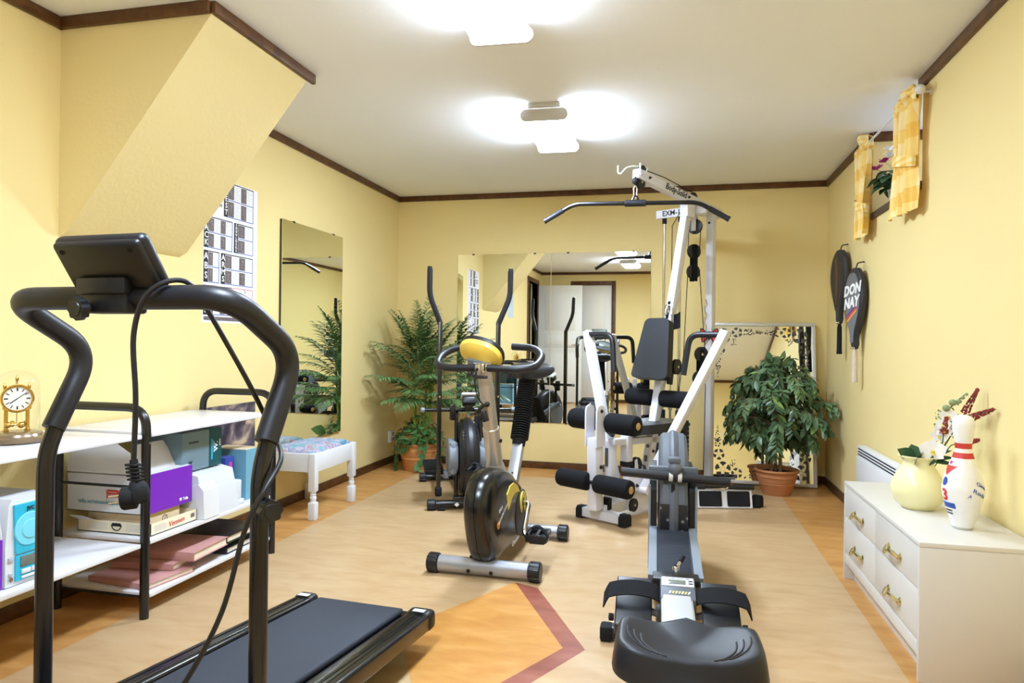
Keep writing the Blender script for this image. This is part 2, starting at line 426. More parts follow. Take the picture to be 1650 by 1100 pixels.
# left wall with a door opening near the front
DY0, DY1, DZ = -.58, .20, 2.06
m = MB(); m.box(XL - .12, XL, YF - .1, DY0, -.05, H + .05); m.box(XL - .12, XL, DY1, YB + .1, -.05, H + .05); m.box(XL - .12, XL, DY0, DY1, DZ, H + .05)
struct(m.build('wall_left', 'wall_paint'))
m = MB()
m.box(XL - 1.3, XL - .12, DY0 - .12, DY0 - .02, 0, H); m.box(XL - 1.3, XL - .12, DY1 + .02, DY1 + .12, 0, H); m.box(XL - 1.4, XL - 1.3, DY0 - .1, DY1 + .1, 0, H)
m.box(XL - 1.4, XL - .12, DY0 - .1, DY1 + .1, H, H + .05); m.box(XL - 1.4, XL - .1, DY0 - .1, DY1 + .1, -.05, 0)
struct(m.build('wall_hall', 'hall_unlit'))
FX0, FX1, FZ = -1.78, -1.12, 2.07
m = MB(); m.box(XL - .1, FX0, YF - .12, YF, -.05, H + .05); m.box(FX1, XR + .4, YF - .12, YF, -.05, H + .05); m.box(FX0, FX1, YF - .12, YF, FZ, H + .05)
struct(m.build('wall_front', 'wall_paint'))
# boxed underside of a stair
SY0, SY1 = 2.253, 2.935
m = MB()
m.prism([(XL, H), (-1.70, H), (-1.70, 2.255), (-2.335, 1.465), (XL, 1.442)], (0, SY0, 0), (1, 0, 0), (0, 0, 1), (0, SY1 - SY0, 0), .006)
struct(m.build('wall_stairs', 'soffit_plaster'))
# ceiling mouldings
TH, TT = .045, .022
def trim(n, *bs):
    m = MB()
    for b in bs: m.box(*b, r=.004)
    struct(m.build('trim_%d' % n, 'dark_wood'))
trim(1, (XL, XL + TT, YF, SY0, H - TH, H))
trim(2, (XL, -1.70, SY0 - TT, SY0, H - TH, H))
trim(3, (-1.70, -1.70 + TT, SY0 - .006, SY1 + .05, H - TH, H))
trim(4, (XL, XL + TT, SY1, YB, H - TH, H))
trim(5, (XL, XR, YB - TT, YB, H - TH, H))
trim(6, (XR - TT, XR, RY1, YB, H - TH, H))
trim(7, (XR - TT, XR, YF, RY0, H - TH, H))
trim(8, (XR, XR + .36, RY1 - TT, RY1, H - TH - .01, H))
trim(9, (XL, XR, YF, YF + TT, H - TH, H))
def base(n, *bs):
    m = MB()
    for b in bs: m.box(*b, r=.003)
    struct(m.build('baseboard_' + n, 'dark_wood'))
BH, BT = .058, .014
base('left', (XL, XL + BT, DY1 + .08, YB, 0, BH)); base('back', (XL, XR, YB - BT, YB, 0, BH)); base('right', (XR - BT, XR, YF, YB, 0, BH))
base('front', (FX1 + .07, XR, YF, YF + BT, 0, BH))
# window: sill board, sash and pane at the outer end of the recess
w = MB(); w.box(XR - .012, XR + .37, RY0, RY1, RZ - .035, RZ + .004, r=.004)
struct(w.build('trim_10', 'stone_sill'))
WX = XR + .36
w = MB()
w.box(WX, WX + .05, RY0, RY1, RZ, RZ + .05); w.box(WX, WX + .05, RY0, RY1, H - .05, H)
for y in (RY0, RY1 - .05, (RY0 + RY1) / 2 - .025): w.box(WX, WX + .05, y, y + .05, RZ + .05, H - .05)
wo = struct(w.build('window_1', 'window_white'))
w = MB(); w.box(WX + .02, WX + .026, RY0 + .03, RY1 - .03, RZ + .03, H - .03); w.build('pane', 'clear_glass', wo)
w = MB(); w.box(WX - .02, WX, RY1 - .15, RY1 - .12, RZ + .2, RZ + .32, r=.004); w.build('window_handle', 'chrome', wo)
# doors
def door_leaf(name, w, h, par=None, loc=(0, 0, 0), rotz=0):
    m = MB(); t = .04
    m.box(0, w, -t / 2, t / 2, 0, h, r=.004)
    rows = [(.10, .86), (.95, 1.16), (1.25, h - .10)]
    for z0, z1 in rows:
        for s in (-1, 1):
            y = s * t / 2
            m.box(.11, w - .11, y - .006, y + .006, z0, z1, r=.006); m.box(.15, w - .15, y - .010, y + .010, z0 + .04, z1 - .04, r=.008)
    o = m.build(name, 'door_white', par, loc=loc, rotz=rotz)
    k = MB()
    for s in (-1, 1):
        k.lathe([(.024, 0), (.024, .008), (.01, .012), (.01, .04)], (w - .06, s * t / 2, 1.0), (0, s, 0), 16)
        k.tube(fillet([(w - .06, s * (t / 2 + .04), 1.0), (w - .17, s * (t / 2 + .045), 1.0)], .01), .009, 10)
    k.build('door_handle', 'chrome', o)
    return o
d1 = struct(door_leaf('door_1', .76, 2.03, loc=(XL + .02, DY0 - .03, .01), rotz=-2))
def frame(n, boxes):
    m = MB()
    for b in boxes: m.box(*b, r=.004)
    struct(m.build('trim_%d' % n, 'dark_wood'))
frame(11, [(XL - .1, XL + .018, DY0 - .07, DY0, 0, DZ + .07), (XL - .1, XL + .018, DY1, DY1 + .07, 0, DZ + .07), (XL - .1, XL + .018, DY0, DY1, DZ, DZ + .07)])
d2 = struct(door_leaf('door_2', FX1 - FX0 - .01, FZ - .015, loc=(FX0 + .005, YF - .03, .01)))
frame(12, [(FX0 - .07, FX0, YF - .1, YF + .018, 0, FZ + .07), (FX1, FX1 + .07, YF - .1, YF + .018, 0, FZ + .07), (FX0, FX1, YF - .1, YF + .018, FZ, FZ + .07)])

# ---------------------------------------------------------------- ceiling lamps
def lamp(loc, rz, label, k):
    emit_mat('lamp_glow_%d' % round(k * 10), LGLOW, LAMP * k)
    t = thing('ceiling_lamp', label, 'lamp', loc, rz, 'ceiling lamps')
    m = MB(); m.box(-.095, .095, -.29, .29, -.042, 0, r=.006); m.build('glow_block_tray', 'lamp_grey', t)  # opaque tray added to keep the shade's glow off the ceiling close by
    m = MB(); m.rbox((0, 0, -.066), (.235, .60, .052), None, .024, 4); m.build('lamp_shade', 'lamp_glow_%d' % round(k * 10), t)
    L = bpy.data.lights.new('lamp_tube', 'AREA'); L.shape = 'RECTANGLE'; L.size = .20; L.size_y = .56; L.energy = AREA * k; L.color = LCOL
    lo = bpy.data.objects.new('lamp_tube', L); COL.objects.link(lo); lo.parent = t; lo.location = (0, 0, -.0935)
    for s in (-1, 1):
        m = MB(); n = 8; pl = []
        for q in range(n + 1): a = -PI / 2 + PI * q / n; pl.append((.098 + .028 * math.cos(a), -.064 + .031 * math.sin(a)))
        for q in range(n + 1): a = PI / 2 + PI * q / n; pl.append((-.098 + .028 * math.cos(a), -.064 + .031 * math.sin(a)))
        m.prism(pl, (0, s * .302, 0), (1, 0, 0), (0, 0, 1), (0, s * .012, 0), .003); m.box(-.085, .085, s * .295, s * .313, -.03, -.0, r=.003)
        m.build('end_cap', 'lamp_grey', t)
    return t
lamp((-.703, 3.87, H), 2.5, 'lit white ceiling lamp over the middle of the room, grey end cap in full view', 2.0)
lamp((-.665, 2.31, H), 2.5, 'lit white ceiling lamp nearest the camera, cut by the top edge of the photo', .9)
lamp((-.69, .80, H), 2.5, 'lit white ceiling lamp above the camera, seen only low in the back wall mirror', 1.8)
# ---------------------------------------------------------------- mirrors on walls
def wall_mirror(name, label, loc, rz, w, h, matn, group=None, th=.005):
    t = thing(name, label, 'mirror', loc, rz, group)
    m = MB(); m.box(0, w, -th, -.0003, 0, h); m.build('backing', 'mirror_edge', t)
    m = MB(); m.box(0, w, -th - .003, -th, 0, h); m.build('glass', matn, t)
    for x in (.17 * w, .83 * w):
        for z in (0, h):
            m = MB(); m.box(x - .01, x + .01, -th - .005, 0, z - .006, z + .006, r=.002); m.build('mirror_clip', 'black_plastic', t)
    return t
wall_mirror('wall_mirror', 'left one of the two frameless mirrors side by side on the back wall', (-1.828, YB, .381), 0, .806, 1.405, 'mirror_glass', 'mirror pair on the back wall')
wall_mirror('wall_mirror', 'right one of the two frameless mirrors side by side on the back wall', (-1.017, YB, .381), 0, .808, 1.407, 'mirror_glass', 'mirror pair on the back wall')
wall_mirror('wall_mirror', 'tall frameless mirror on the left wall above the white bench', (XL, 3.819, .388), 90, .79, 1.40, 'mirror_tinted', None, .016)
# ---------------------------------------------------------------- outlet
t = thing('power_outlet', 'white double power outlet low on the left wall by the palm pot', 'outlet', (XL, 5.54, .178), 90)
m = MB(); m.box(-.045, .045, -.03, -.0005, 0, .10, r=.005); m.build('housing', 'white_paint', t)
for z in (.027, .073):
    m = MB(); m.lathe([(.017, 0), (.019, .003), (.015, .003), (.014, -.006)], (0, -.03, z), (0, -1, 0), 20); m.build('socket', 'lamp_grey', t)
# ---------------------------------------------------------------- poster
PY0, PY1, PZ0, PZ1 = 3.11, 3.58, 1.13, 1.90
t = thing('exercise_poster', 'tall exercise chart poster with photo grid taped on the left wall', 'poster', (XL, PY0, PZ0), 90)
PW, PH = PY1 - PY0, PZ1 - PZ0
m = MB(); m.box(0, PW, -.002, -.0003, 0, PH); m.build('sheet', 'paper', t)
def psec(x0, z0, w, h, word, cols, rows, key, side='l', red=False):
    m = MB(); y = -.0025
    def bx(a, b, c, d, mi, e=0): m.mi = mi; m.box(a, b, y - .0004 - e, -.002, c, d)
    if red:
        for q in ((x0, x0 + w, z0, z0 + .003), (x0, x0 + w, z0 + h - .003, z0 + h), (x0, x0 + .003, z0, z0 + h), (x0 + w - .003, x0 + w, z0, z0 + h)): bx(*q, 5)
        m.mi = 0
        for k in range(9):
            a = random.uniform(0, 6.28); cx = x0 + random.uniform(.02, w - .02); cz = z0 + random.uniform(.02, h - .02)
            m.tube(spline([(cx, y - .001, cz), (cx + .012 * math.cos(a), y - .001, cz + .012 * math.sin(a)), (cx + .02 * math.cos(a + .8), y - .001, cz + .02 * math.sin(a + .8))], 4), .0013, 5)
        m.build('chart_panel', ['dark_ink', 'photo_grey', 'print_grey', 'white_ink', 'blue_ink', 'red_ink'], t); return
    bx(x0, x0 + w, z0 + h - .005, z0 + h, 0); bx(x0, x0 + w, z0, z0 + .004, 4); bx(x0 + w - .004, x0 + w, z0, z0 + h, 4)
    lw = .034 if word else 0
    if word:
        bx(x0, x0 + lw, z0, z0 + h, 0)
        st = h / (len(word) + .3); m.mi = 3
        for k, ch in enumerate(word): m.text(ch, min(.05, st * 1.12), (x0 + lw / 2, y - .0012, z0 + h - st * (k + .62)), (1, 0, 0), (0, 0, 1), bold=.0007)
    cw = (w - lw - .006) / cols; rh = h / rows
    for c in range(cols):
        for r in range(rows):
            X = x0 + lw + c * cw; Z = z0 + r * rh
            if c == 0 and r: bx(x0 + lw, x0 + w, Z - .002, Z + .002, 4)
            bx(X + .003, X + cw * .46, Z + .006, Z + rh - .008, 1)
            # little figure in each photo
            m.mi = 2; m.ball((X + cw * .25, y - .0006, Z + rh * .68), rh * .07, (1, .1, 1), u=8, v=6)
            m.tube([(X + cw * .25, y - .0008, Z + rh * .6), (X + cw * .2, y - .0008, Z + rh * .35), (X + cw * .32, y - .0008, Z + rh * .16)], rh * .035, 6)
            n = 7
            for k in range(n): bx(X + cw * .54, X + cw * (.95 if k % 4 else .8), Z + rh * (.12 + .8 * k / n), Z + rh * (.12 + .8 * k / n) + .0022, 6)
    m.build('chart_panel', ['dark_ink', 'photo_dark', 'photo_grey', 'white_ink', 'blue_ink', 'red_ink', 'print_grey'], t)
psec(.165, .575, .265, .19, 'CHEST', 2, 2, 0)
psec(.005, .39, .235, .165, 'BACK', 2, 2, 0)
psec(.255, .39, .175, .165, 'SHOULDERS', 1, 2, 0)
psec(.005, .21, .125, .165, 'ABS', 1, 2, 0)
psec(.145, .21, .285, .165, 'ARMS', 2, 2, 0)
psec(.005, .04, .235, .155, 'LEGS', 2, 2, 0)
psec(.25, .085, .18, .11, '', 1, 1, 0, red=True)
m = MB(); m.text('RANGE', .026, (.105, -.003, .655), (1, 0, 0), (0, 0, 1)); m.text('EN GYM', .026, (.10, -.003, .625), (1, 0, 0), (0, 0, 1))
m.prism([(-.012, 0), (.012, 0), (.002, .035)], (.115, -.0024, .69), (1, 0, 0), (0, 0, 1), (0, -.0006, 0)); m.build('lettering', 'dark_ink', t)
m = MB(); m.box(.01, .43, -.0028, -.002, .012, .032); m.build('footer_strip', 'photo_dark', t)
# light blue notice nearer the camera (seen in the back mirrors)
m = MB(); m.grid(lambda a, b: V(.0012, .32 * a, .37 * b), 6, 4, .001)
t = thing('paper_notice', 'pale blue paper notice on the left wall seen only in the back wall mirrors', 'paper', (XL, 1.26, 1.40)); m.build('sheet', 'notice_blue', t)
# ---------------------------------------------------------------- treadmill
t = thing('treadmill', 'black folding treadmill with foam handlebar and grey running belt', 'treadmill', (-1.1135, 1.281, 0), -4)
for s in (-1, 1):
    m = MB(); m.tube(fillet([(s * .29, 0, .03), (s * .29, 0, .775), (s * .29, .03, .85)], .04), .0185, 16); m.build('upright', 'black_gloss', t)
m = MB()
m.tube(fillet([(-.29, .018, .835), (-.29, .112, 1.012), (-.29, -.088, 1.128), (.29, -.088, 1.128), (.29, .112, 1.012), (.29, .018, .835)], .078, 9), .0245, 18)
hb = m.build('handlebar', 'foam_grip', t)
# console seen from behind: housing, back plate, screws
con_c = V(.018, -.110, 1.198); n_ = V(0, -.832, -.555); up_ = V(0, -.555, .832)
R = Matrix((V(1, 0, 0), -n_, up_)).transposed()
m = MB(); m.rbox(con_c, (.225, .030, .118), R, .014, 3); m.rbox(con_c + n_ * .012, (.216, .024, .108), R, .01, 3)
con = m.build('console', 'black_plastic', t)
m = MB(); m.rbox(con_c - n_ * .016, (.18, .004, .07), R, .002); m.build('display', 'lcd', con)
for sx in (-.085, .085):
    m = MB(); m.cyl(con_c + V(sx, 0, 0) + up_ * .036 + n_ * .0235, con_c + V(sx, 0, 0) + up_ * .036 + n_ * .0255, .005, 10); m.build('screw', 'black_rubber', con)
m = MB(); m.rbox((.005, -.098, 1.150), (.125, .062, .034), None, .006); m.rbox((.005, -.094, 1.118), (.12, .056, .045), None, .006)
m.rbox((.012, -.10, 1.175), (.11, .035, .03), None, .008)
br = m.build('console_bracket', 'black_plastic', t)
def lobed_knob(par, c, ax, r, h, name='knob'):
    m = MB(); c = Vector(c); a = Vector(ax).normalized(); b = a.cross(V(0, 0, 1)).normalized(); d = a.cross(b)
    pl = [(r * (1 + .07 * math.cos(8 * q * 2 * PI / 64)) * math.cos(q * 2 * PI / 64), r * (1 + .07 * math.cos(8 * q * 2 * PI / 64)) * math.sin(q * 2 * PI / 64)) for q in range(64)]
    m.prism(pl, c + a * .012, b, d, a * h, .003); m.cyl(c, c + a * .014, r * .45, 12); m.lathe([(r * .7, 0), (r * .66, .002), (0, .002)], c + a * (.012 + h), a, 24)
    return m.build(name, 'black_plastic', par)
lobed_knob(t, (-.03, -.122, 1.106), (-.1, -1, -.12), .022, .016)
lobed_knob(t, (.302, .0, .702), (.88, -.47, 0), .023, .020, 'height_knob')
# deck, slightly raised to the front
def zd(y): return .118 + (.99 - y) * .06
def dk(x, y, dz=0): return V(x - .015, y, zd(y) + dz)
m = MB(); m.beam(dk(0, -.2, -.035), dk(0, .97, -.035), .40, .035, r=.004); m.build('deck_board', 'black_plastic', t)
m = MB(); m.beam(dk(-.015, -.16, -.006), dk(-.015, .985, -.006), .335, .022, r=.009, seg=3); m.build('running_belt', 'belt_grey', t)
m = MB(); m.cyl(dk(-.2, .975, -.024), dk(.2, .975, -.024), .021, 20); m.build('rear_roller', 'black_gloss', t)
for s in (-1, 1):
    x = .213 * s + (.012 if s > 0 else -.012)
    m = MB(); w = .085 if s > 0 else .07
    m.beam(dk(x, -.2, -.020), dk(x, .955, -.020), w, .058, r=.012, seg=3)
    m.beam(dk(x - s * .012, -.2, .0098), dk(x - s * .012, .93, .0098), .02, .002, r=.0005); m.beam(dk(x + s * .012, -.2, .0098), dk(x + s * .012, .93, .0098), .003, .002, r=.0005)
    m.build('side_rail', 'black_gloss', t)
    m = MB(); m.rbox(dk(x, .965, -.018), (w + .008, .06, .066), None, .018, 3); ec = m.build('end_cap', 'black_plastic', t)
    m = MB(); m.rbox(dk(x, .953, .0155), (.042, .022, .0012), None, .0003); m.build('sticker', 'paper', ec)
    m = MB(); m.beam(dk(x * .7, .60, -.05), (x * .7 - .015, .60, .02), .03, .04, up=(0, 1, 0)); m.rbox((x * .7 - .015, .60, .012), (.045, .06, .024), None, .006); m.build('rear_foot', 'black_rubber', t)
    m = MB(); m.beam((s * .29, -.28, .022), (s * .29, .42, .022), .04, .04, r=.006); m.beam((s * .29, .0, .03), (s * .29, .0, .10), .042, .042, up=(0, 1, 0)); m.build('base_foot', 'black_gloss', t)
m = MB(); m.beam((-.29, -.02, .10), (.29, -.02, .10), .04, .04, r=.006); m.build('cross_tube', 'black_gloss', t)
m = MB(); m.rbox((-.015, -.26, .155), (.46, .22, .16), None, .03, 3); m.build('motor_cover', 'black_plastic', t)
m = MB()
cord = [(.060 + .036, -.128, .80), (.099, -.128, .93), (.094, -.13, 1.05), (.118, -.128, 1.125), (.150, -.108, 1.157), (.176, -.078, 1.157), (.190, -.052, 1.118), (.218, -.01, 1.03), (.236, .03, .955), (.245, .07, .887), (.262, .085, .838), (.314, .035, .798), (.322, -.03, .745), (.298, -.055, .672), (.254, -.065, .509), (.184, -.085, .367), (.10, -.12, .24), (.05, -.14, .20)]
m.tube(spline(cord, 8), .0052, 10); pc = m.build('power_cord', 'black_plastic', t)
m = MB()
c = V(.096, -.128, .80)
for k in range(5): m.rbox(c - V(-.0015 * k, 0, .007 * k), (.026, .020, .0044), None, .0015)
m.tube([c + V(0, 0, .01), c - V(-.006, 0, .035)], .0075, 10)
m.tube(spline([c - V(-.006, 0, .03), c - V(-.010, -.002, .05), c - V(-.010, -.002, .072)], 4), [.011, .014, .017, .019, .020, .021, .021, .021, .020], 12)
m.lathe([(.010, 0), (.0225, .002), (.0225, .022), (.021, .025), (0, .025)], c - V(-.008, 0, .062), (-.85, -.45, -.12), 24)
m.build('plug', 'black_rubber', pc)
m = MB(); 
for dz in (-.005, .008): m.cyl(c - V(.004, .006, .062 + dz), c - V(.036, .023, .066 + dz), .0024, 8)
m.build('plug_pin', 'chrome', pc)
# ---------------------------------------------------------------- exercise bike
t = thing('exercise_bike', 'upright exercise bike with black flywheel housing and yellow console', 'exercise bike', (-.826, 2.985, 0), -1.5)
def stab(par, y, hw, r, mt='silver_paint', cap='black_plastic', name='stabilizer', z=None):
    z = z or r + .008
    m = MB(); m.cyl((-hw + .03, y, z), (hw - .03, y, z), r, 24); o = m.build(name, mt, par)
    for s in (-1, 1):
        m = MB(); n = 14
        m.cyl((s * (hw - .055), y, z), (s * hw, y, z), r + .006, 28, .006)
        for k in range(n): a = 2 * PI * k / n; m.rbox((s * (hw - .027), y + (r + .006) * math.cos(a), z + (r + .006) * math.sin(a)), (.046, .004, .004), rot3(math.degrees(-a), 'X'), .001)
        m.build('end_cap', cap, o)
    return o
s1 = stab(t, 0, .262, .036); s2 = stab(t, .665, .262, .034)
m = MB()
for x in (-.06, .045): m.lathe([(.009, 0), (.009, .004), (.005, .006), (.005, .009)], (x, -.036, .032), (0, -1, -.3), 10)
m.lathe([(.006, 0), (.006, .01), (0, .012)], (-.06, -.0, .079), (0, 0, 1), 10); m.build('bolt', 'black_gloss', s1)
# flywheel housing: rounded side profile, inflated
prof = [(-.005, .065), (-.08, .13), (-.135, .25), (-.152, .345), (-.118, .425), (-.05, .468), (.06, .474), (.18, .452), (.31, .405), (.44, .338), (.55, .265), (.63, .185), (.66, .12), (.64, .075), (.58, .058), (.30, .056)]
pp = [Vector((a, b, 0)) for a, b in prof]; pp = spline(pp + [pp[0]], 4)[:-1]
cy, cz = .22, .25
def housing(m, insets):
    rings = []
    for x, k in insets: rings.append([m.bm.verts.new((x, cy + (p.x - cy) * k, cz + (p.y - cz) * k)) for p in pp])
    for A, B in zip(rings, rings[1:]):
        for i in range(len(A)): m.face([A[i], A[(i + 1) % len(A)], B[(i + 1) % len(A)], B[i]])
    m.face(rings[0][::-1]); m.face(rings[-1])
m = MB(); housing(m, [(-.070, .70), (-.068, .76), (-.061, .88), (-.046, .965), (-.026, .995), (-.002, 1.0), (-.001, .992), (.001, .992), (.002, 1.0), (.026, .995), (.046, .965), (.061, .88), (.068, .76), (.070, .70)])
hs = m.build('flywheel_housing', 'black_gloss', t, angle=50)
MATS['black_gloss'].node_tree.nodes['Principled BSDF'].inputs['Roughness'].default_value = .25
# raised disc on both sides, decals
for s in (-1, 1):
    m = MB(); m.lathe([(.115, 0), (.112, .006), (.06, .012), (0, .013)], (s * .068, .40, .20), (s, 0, 0), 36); m.build('crank_cover', 'black_plastic', hs)
m = MB(); x = .0713
def arc(cx, cy_, r0, r1, a0, a1, n=14):
    o = [];
    for k in range(n + 1): a = a0 + (a1 - a0) * k / n; o.append((cx + r1 * math.cos(a), cy_ + r1 * math.sin(a)))
    for k in range(n + 1): a = a1 + (a0 - a1) * k / n; o.append((cx + r0 * math.cos(a), cy_ + r0 * math.sin(a)))
    return o
m.prism([(.12, .345), (.17, .375), (.24, .378), (.31, .352), (.36, .31), (.33, .318), (.27, .325), (.21, .312), (.15, .27)], (x - .006, 0, 0), (0, 1, 0), (0, 0, 1), (.0085, 0, 0))
m.build('swoosh_decal', 'yellow_decal', hs)
m = MB(); m.prism(arc(.40, .25, .026, .055, math.radians(-60), math.radians(240)), (x, 0, 0), (0, 1, 0), (0, 0, 1), (.0105, 0, 0)); m.build('crank_ring_decal', 'yellow_decal', hs)
m = MB(); m.text('EMS II', .022, (x + .0005, .02, .30), (0, 1, .22), (0, -.22, 1)); m.build('side_lettering', 'white_ink', hs); m = MB(); m.text('MAGNETIC SYSTEM', .019, (x + .0005, .06, .272), (0, 1, .38), (0, -.38, 1)); m.build('side_lettering', 'white_ink', hs)
m = MB(); m.prism(arc(-.015, .245, .012, .024, math.radians(-200), math.radians(20)), (x, 0, 0), (0, 1, 0), (0, 0, 1), (.001, 0, 0)); m.prism(arc(-.015, .245, .0, .009, 0, 6.28), (x, 0, 0), (0, 1, 0), (0, 0, 1), (.001, 0, 0)); m.build('emblem_decal', 'orange_ink', hs)
m = MB(); m.text('Crescent', .036, (x + .0005, .29, .090), (0, 1, .08), (0, -.08, 1), shear=.3); m.build('brand_lettering', 'white_ink', hs)
# front post, console, bars
P0, P1 = V(0, .175, .44), V(0, -.035, .95)
m = MB(); m.tube([P0, P0.lerp(P1, .42)], .038, 24); m.tube([P0.lerp(P1, .42), P0.lerp(P1, .425), P1], [.038, .034, .033], 24); m.lathe([(.050, -.02), (.046, .02), (.035, .06)], P0, P1 - P0, 24); fp = m.build('front_post', 'champagne_metal', t)
m = MB(); m.lathe([(.009, 0), (.009, .015), (0, .017)], P0.lerp(P1, .30) + V(.03, 0, 0), (1, -.3, 0), 12); m.build('bolt', 'black_plastic', fp)
hp = P1 + V(0, -.03, -.045)
m = MB(); loop = [(.02, -.045, .932), (.16, -.045, .928), (.228, -.02, .938), (.245, .08, .985), (.185, .16, 1.022), (.075, .17, 1.026)]
for s in (-1, 1):
    m = MB(); L = fillet([(s * a, b, c) for a, b, c in loop], [0, .03, .06, .07, .06, 0], 6); m.tube(L, .0165, 14); m.build('handlebar', 'foam_grip', t, label='%s foam loop of the handlebar' % ('right' if s > 0 else 'left'))
m = MB(); m.cyl((-.06, -.045, .931), (.06, -.045, .931), .0125, 16); m.rbox((0, -.05, .93), (.03, .05, .045), None, .008); m.cyl((-.03, -.048, .931), (-.012, -.048, .931), .019, 16); m.build('bar_clamp', 'chrome', t)
m = MB(); m.tube([(-.065, -.055, .905), (-.02, -.075, .893), (.03, -.075, .893)], [.006, .008, .006], 8); m.ball((-.055, -.06, .906), .01); m.build('clamp_lever', 'black_plastic', t)
n_ = V(-.10, -.72, -.55).normalized(); ax = V(1, -.12, -.22).normalized(); ay = n_.cross(ax).normalized(); 
if ay.z < 0: ay = -ay
cc = V(-.022, -.01, 1.003)
R = Matrix((ax, -n_, ay)).transposed()
def dome(m, k, z0, z1, h):
    pts = []
    N = 36
    rings = []
    for t_, dz in ((1, z0), (1.0, z0 + (z1 - z0) * .5), (.93, z1), (.7, z1 + h * .6), (.35, z1 + h), (0, z1 + h)):
        if t_ == 0: rings.append([m.bm.verts.new(cc + n_ * dz)]); continue
        ring = []
        for q in range(N):
            a = 2 * PI * q / N; e = .75
            u = math.copysign(abs(math.cos(a)) ** e, math.cos(a)) * .122 * t_ * k; w = math.copysign(abs(math.sin(a)) ** e, math.sin(a)) * .072 * t_ * k
            w -= .016 * (u / .12) ** 2
            ring.append(m.bm.verts.new(cc + ax * u + ay * w + n_ * dz))
        rings.append(ring)
    for A, B in zip(rings, rings[1:]):
        for q in range(N):
            q2 = (q + 1) % N
            m.face([A[q], A[q2], B[q2], B[q]] if len(B) > 1 else [A[q], A[q2], B[0]])
    m.face(rings[0][::-1])
m = MB(); dome(m, .86, -.004, .02, .015); cn = m.build('console', 'yellow_plastic', t)
m = MB(); dome(m, .89, -.026, -.006, 0.0); m.build('console_face', 'black_plastic', cn)
m = MB(); m.rbox(cc - n_ * .028 + ay * .01, (.13, .004, .05), R, .002); m.build('display', 'lcd', cn)
m = MB(); m.rbox(cc - ay * .045 + n_ * .034, (.11, .02, .045), R, .004); m.rbox(cc - ay * .06 + n_ * .040, (.045, .03, .06), R, .006); m.build('console_mount', 'grey_plastic', cn)
m = MB(); m.tube(spline([(-.02, -.075, .93), (-.035, -.05, .86), (-.03, -.02, .80), (.0, -.01, .76)], 6), .003, 8); m.build('cable', 'black_plastic', t)
m = MB(); m.tube([(-.055, .01, .72), (-.015, .01, .76), (.005, .0, .765)], .008, 8); m.ball((.008, .0, .768), .012); m.rbox((-.004, -.0, .715), (.026, .03, .05), rot3(-20, 'Y'), .006); m.build('tension_knob', 'black_plastic', t)
# seat post with bellows, seat
B0, B1 = V(0, .605, .50), V(0, .80, .845)
m = MB(); m.beam(V(0, .40, .20), B0, .05, .055, up=(1, 0, 0)); o = m.build('seat_tube', 'silver_paint', t)
m = MB(); m.lathe([(.005, 0), (.005, .004)], V(.0, .52, .375) + V(0, -.03, .0), (0, -1, .5), 10); m.build('bolt', 'black_plastic', o)
m = MB(); pr = [(.034, 0), (.036, .03)]
L = (B1 - B0).length; nb = 26
for k in range(nb): h = .035 + (L - .04) * k / nb; d = (L - .04) / nb; pr += [(.038, h), (.049, h + d * .35), (.049, h + d * .6), (.038, h + d * .95)]
m.lathe(pr, B0, B1 - B0, 22); m.build('bellows', 'black_rubber', t, angle=60)
def saddle(par, c, w, l, name='seat'):
    m = MB(); c = Vector(c)
    def f(a, b):
        y = (b - .5) * l; k = b
        hw = w / 2 * (.30 + .70 * (1 / (1 + math.exp(-(k - .48) * 11)))) * (1 - .18 * max(0, k - .85) / .15)
        th = 2 * PI * a
        z = .035 * math.sin(th) if math.sin(th) > 0 else .045 * math.sin(th)
        e = (max(0.0, 1 - (2 * abs(b - .5)) ** 8)) ** .5
        return c + V(hw * math.copysign(abs(math.cos(th)) ** .7, math.cos(th)) * e, y, z * (.35 + .65 * e) + .015 * (2 * b - 1) ** 2 + .01 * (k > .5) * (2 * k - 1))
    m.grid(f, 28, 18); bmesh.ops.remove_doubles(m.bm, verts=list(m.bm.verts), dist=.0006)
    return m.build(name, 'vinyl_black', par, angle=60)
st = saddle(t, (0, .80, .882), .275, .30)
m = MB(); m.cyl((0, .79, .82), (0, .79, .885), .02, 14); m.rbox((-.095, .76, .87), (.02, .03, .05), None, .004); m.build('seat_clamp', 'black_plastic', t)
# cranks + pedals
def pedal(par, c, tilt=0):
    m = MB(); c = Vector(c); R = rot3(tilt, 'X')
    for y in (-.046, .046): m.rbox(c + R @ V(0, y, 0), (.10, .018, .034), R, .004)
    for x in (-.044, 0, .044): m.rbox(c + R @ V(x, 0, 0), (.016, .095, .030), R, .003)
    m.rbox(c + R @ V(0, 0, -.018), (.075, .075, .026), R, .005)
    o = m.build('pedal', 'black_plastic', par)
    m = MB(); m.grid(lambda a, b: c + R @ V(-.056 + .112 * a, -.05 + .028 * b + .03 * math.sin(PI * a) * .3, .004 + .052 * math.sin(PI * a) ** .7), 12, 1, .003); m.build('toe_strap', 'foam_black', o)
    m = MB(); m.lathe([(.010, 0), (.010, .006), (0, .007)], c + V(.0, -.04, .04), (0, -.6, .8), 12); m.build('strap_button', 'black_gloss', o)
for s in (-1, 1):
    y1, z1 = (.235, .115) if s > 0 else (.535, .335)
    m = MB(); m.tube(fillet([(s * .062, .40, .25), (s * .110, .40, .25), (s * .125, y1, z1 + .03), (s * .15, y1, z1)], .02), .011, 10); m.build('crank_arm', 'chrome', t)
    pedal(t, (s * .20, y1 - .02, z1 + .03), 8)
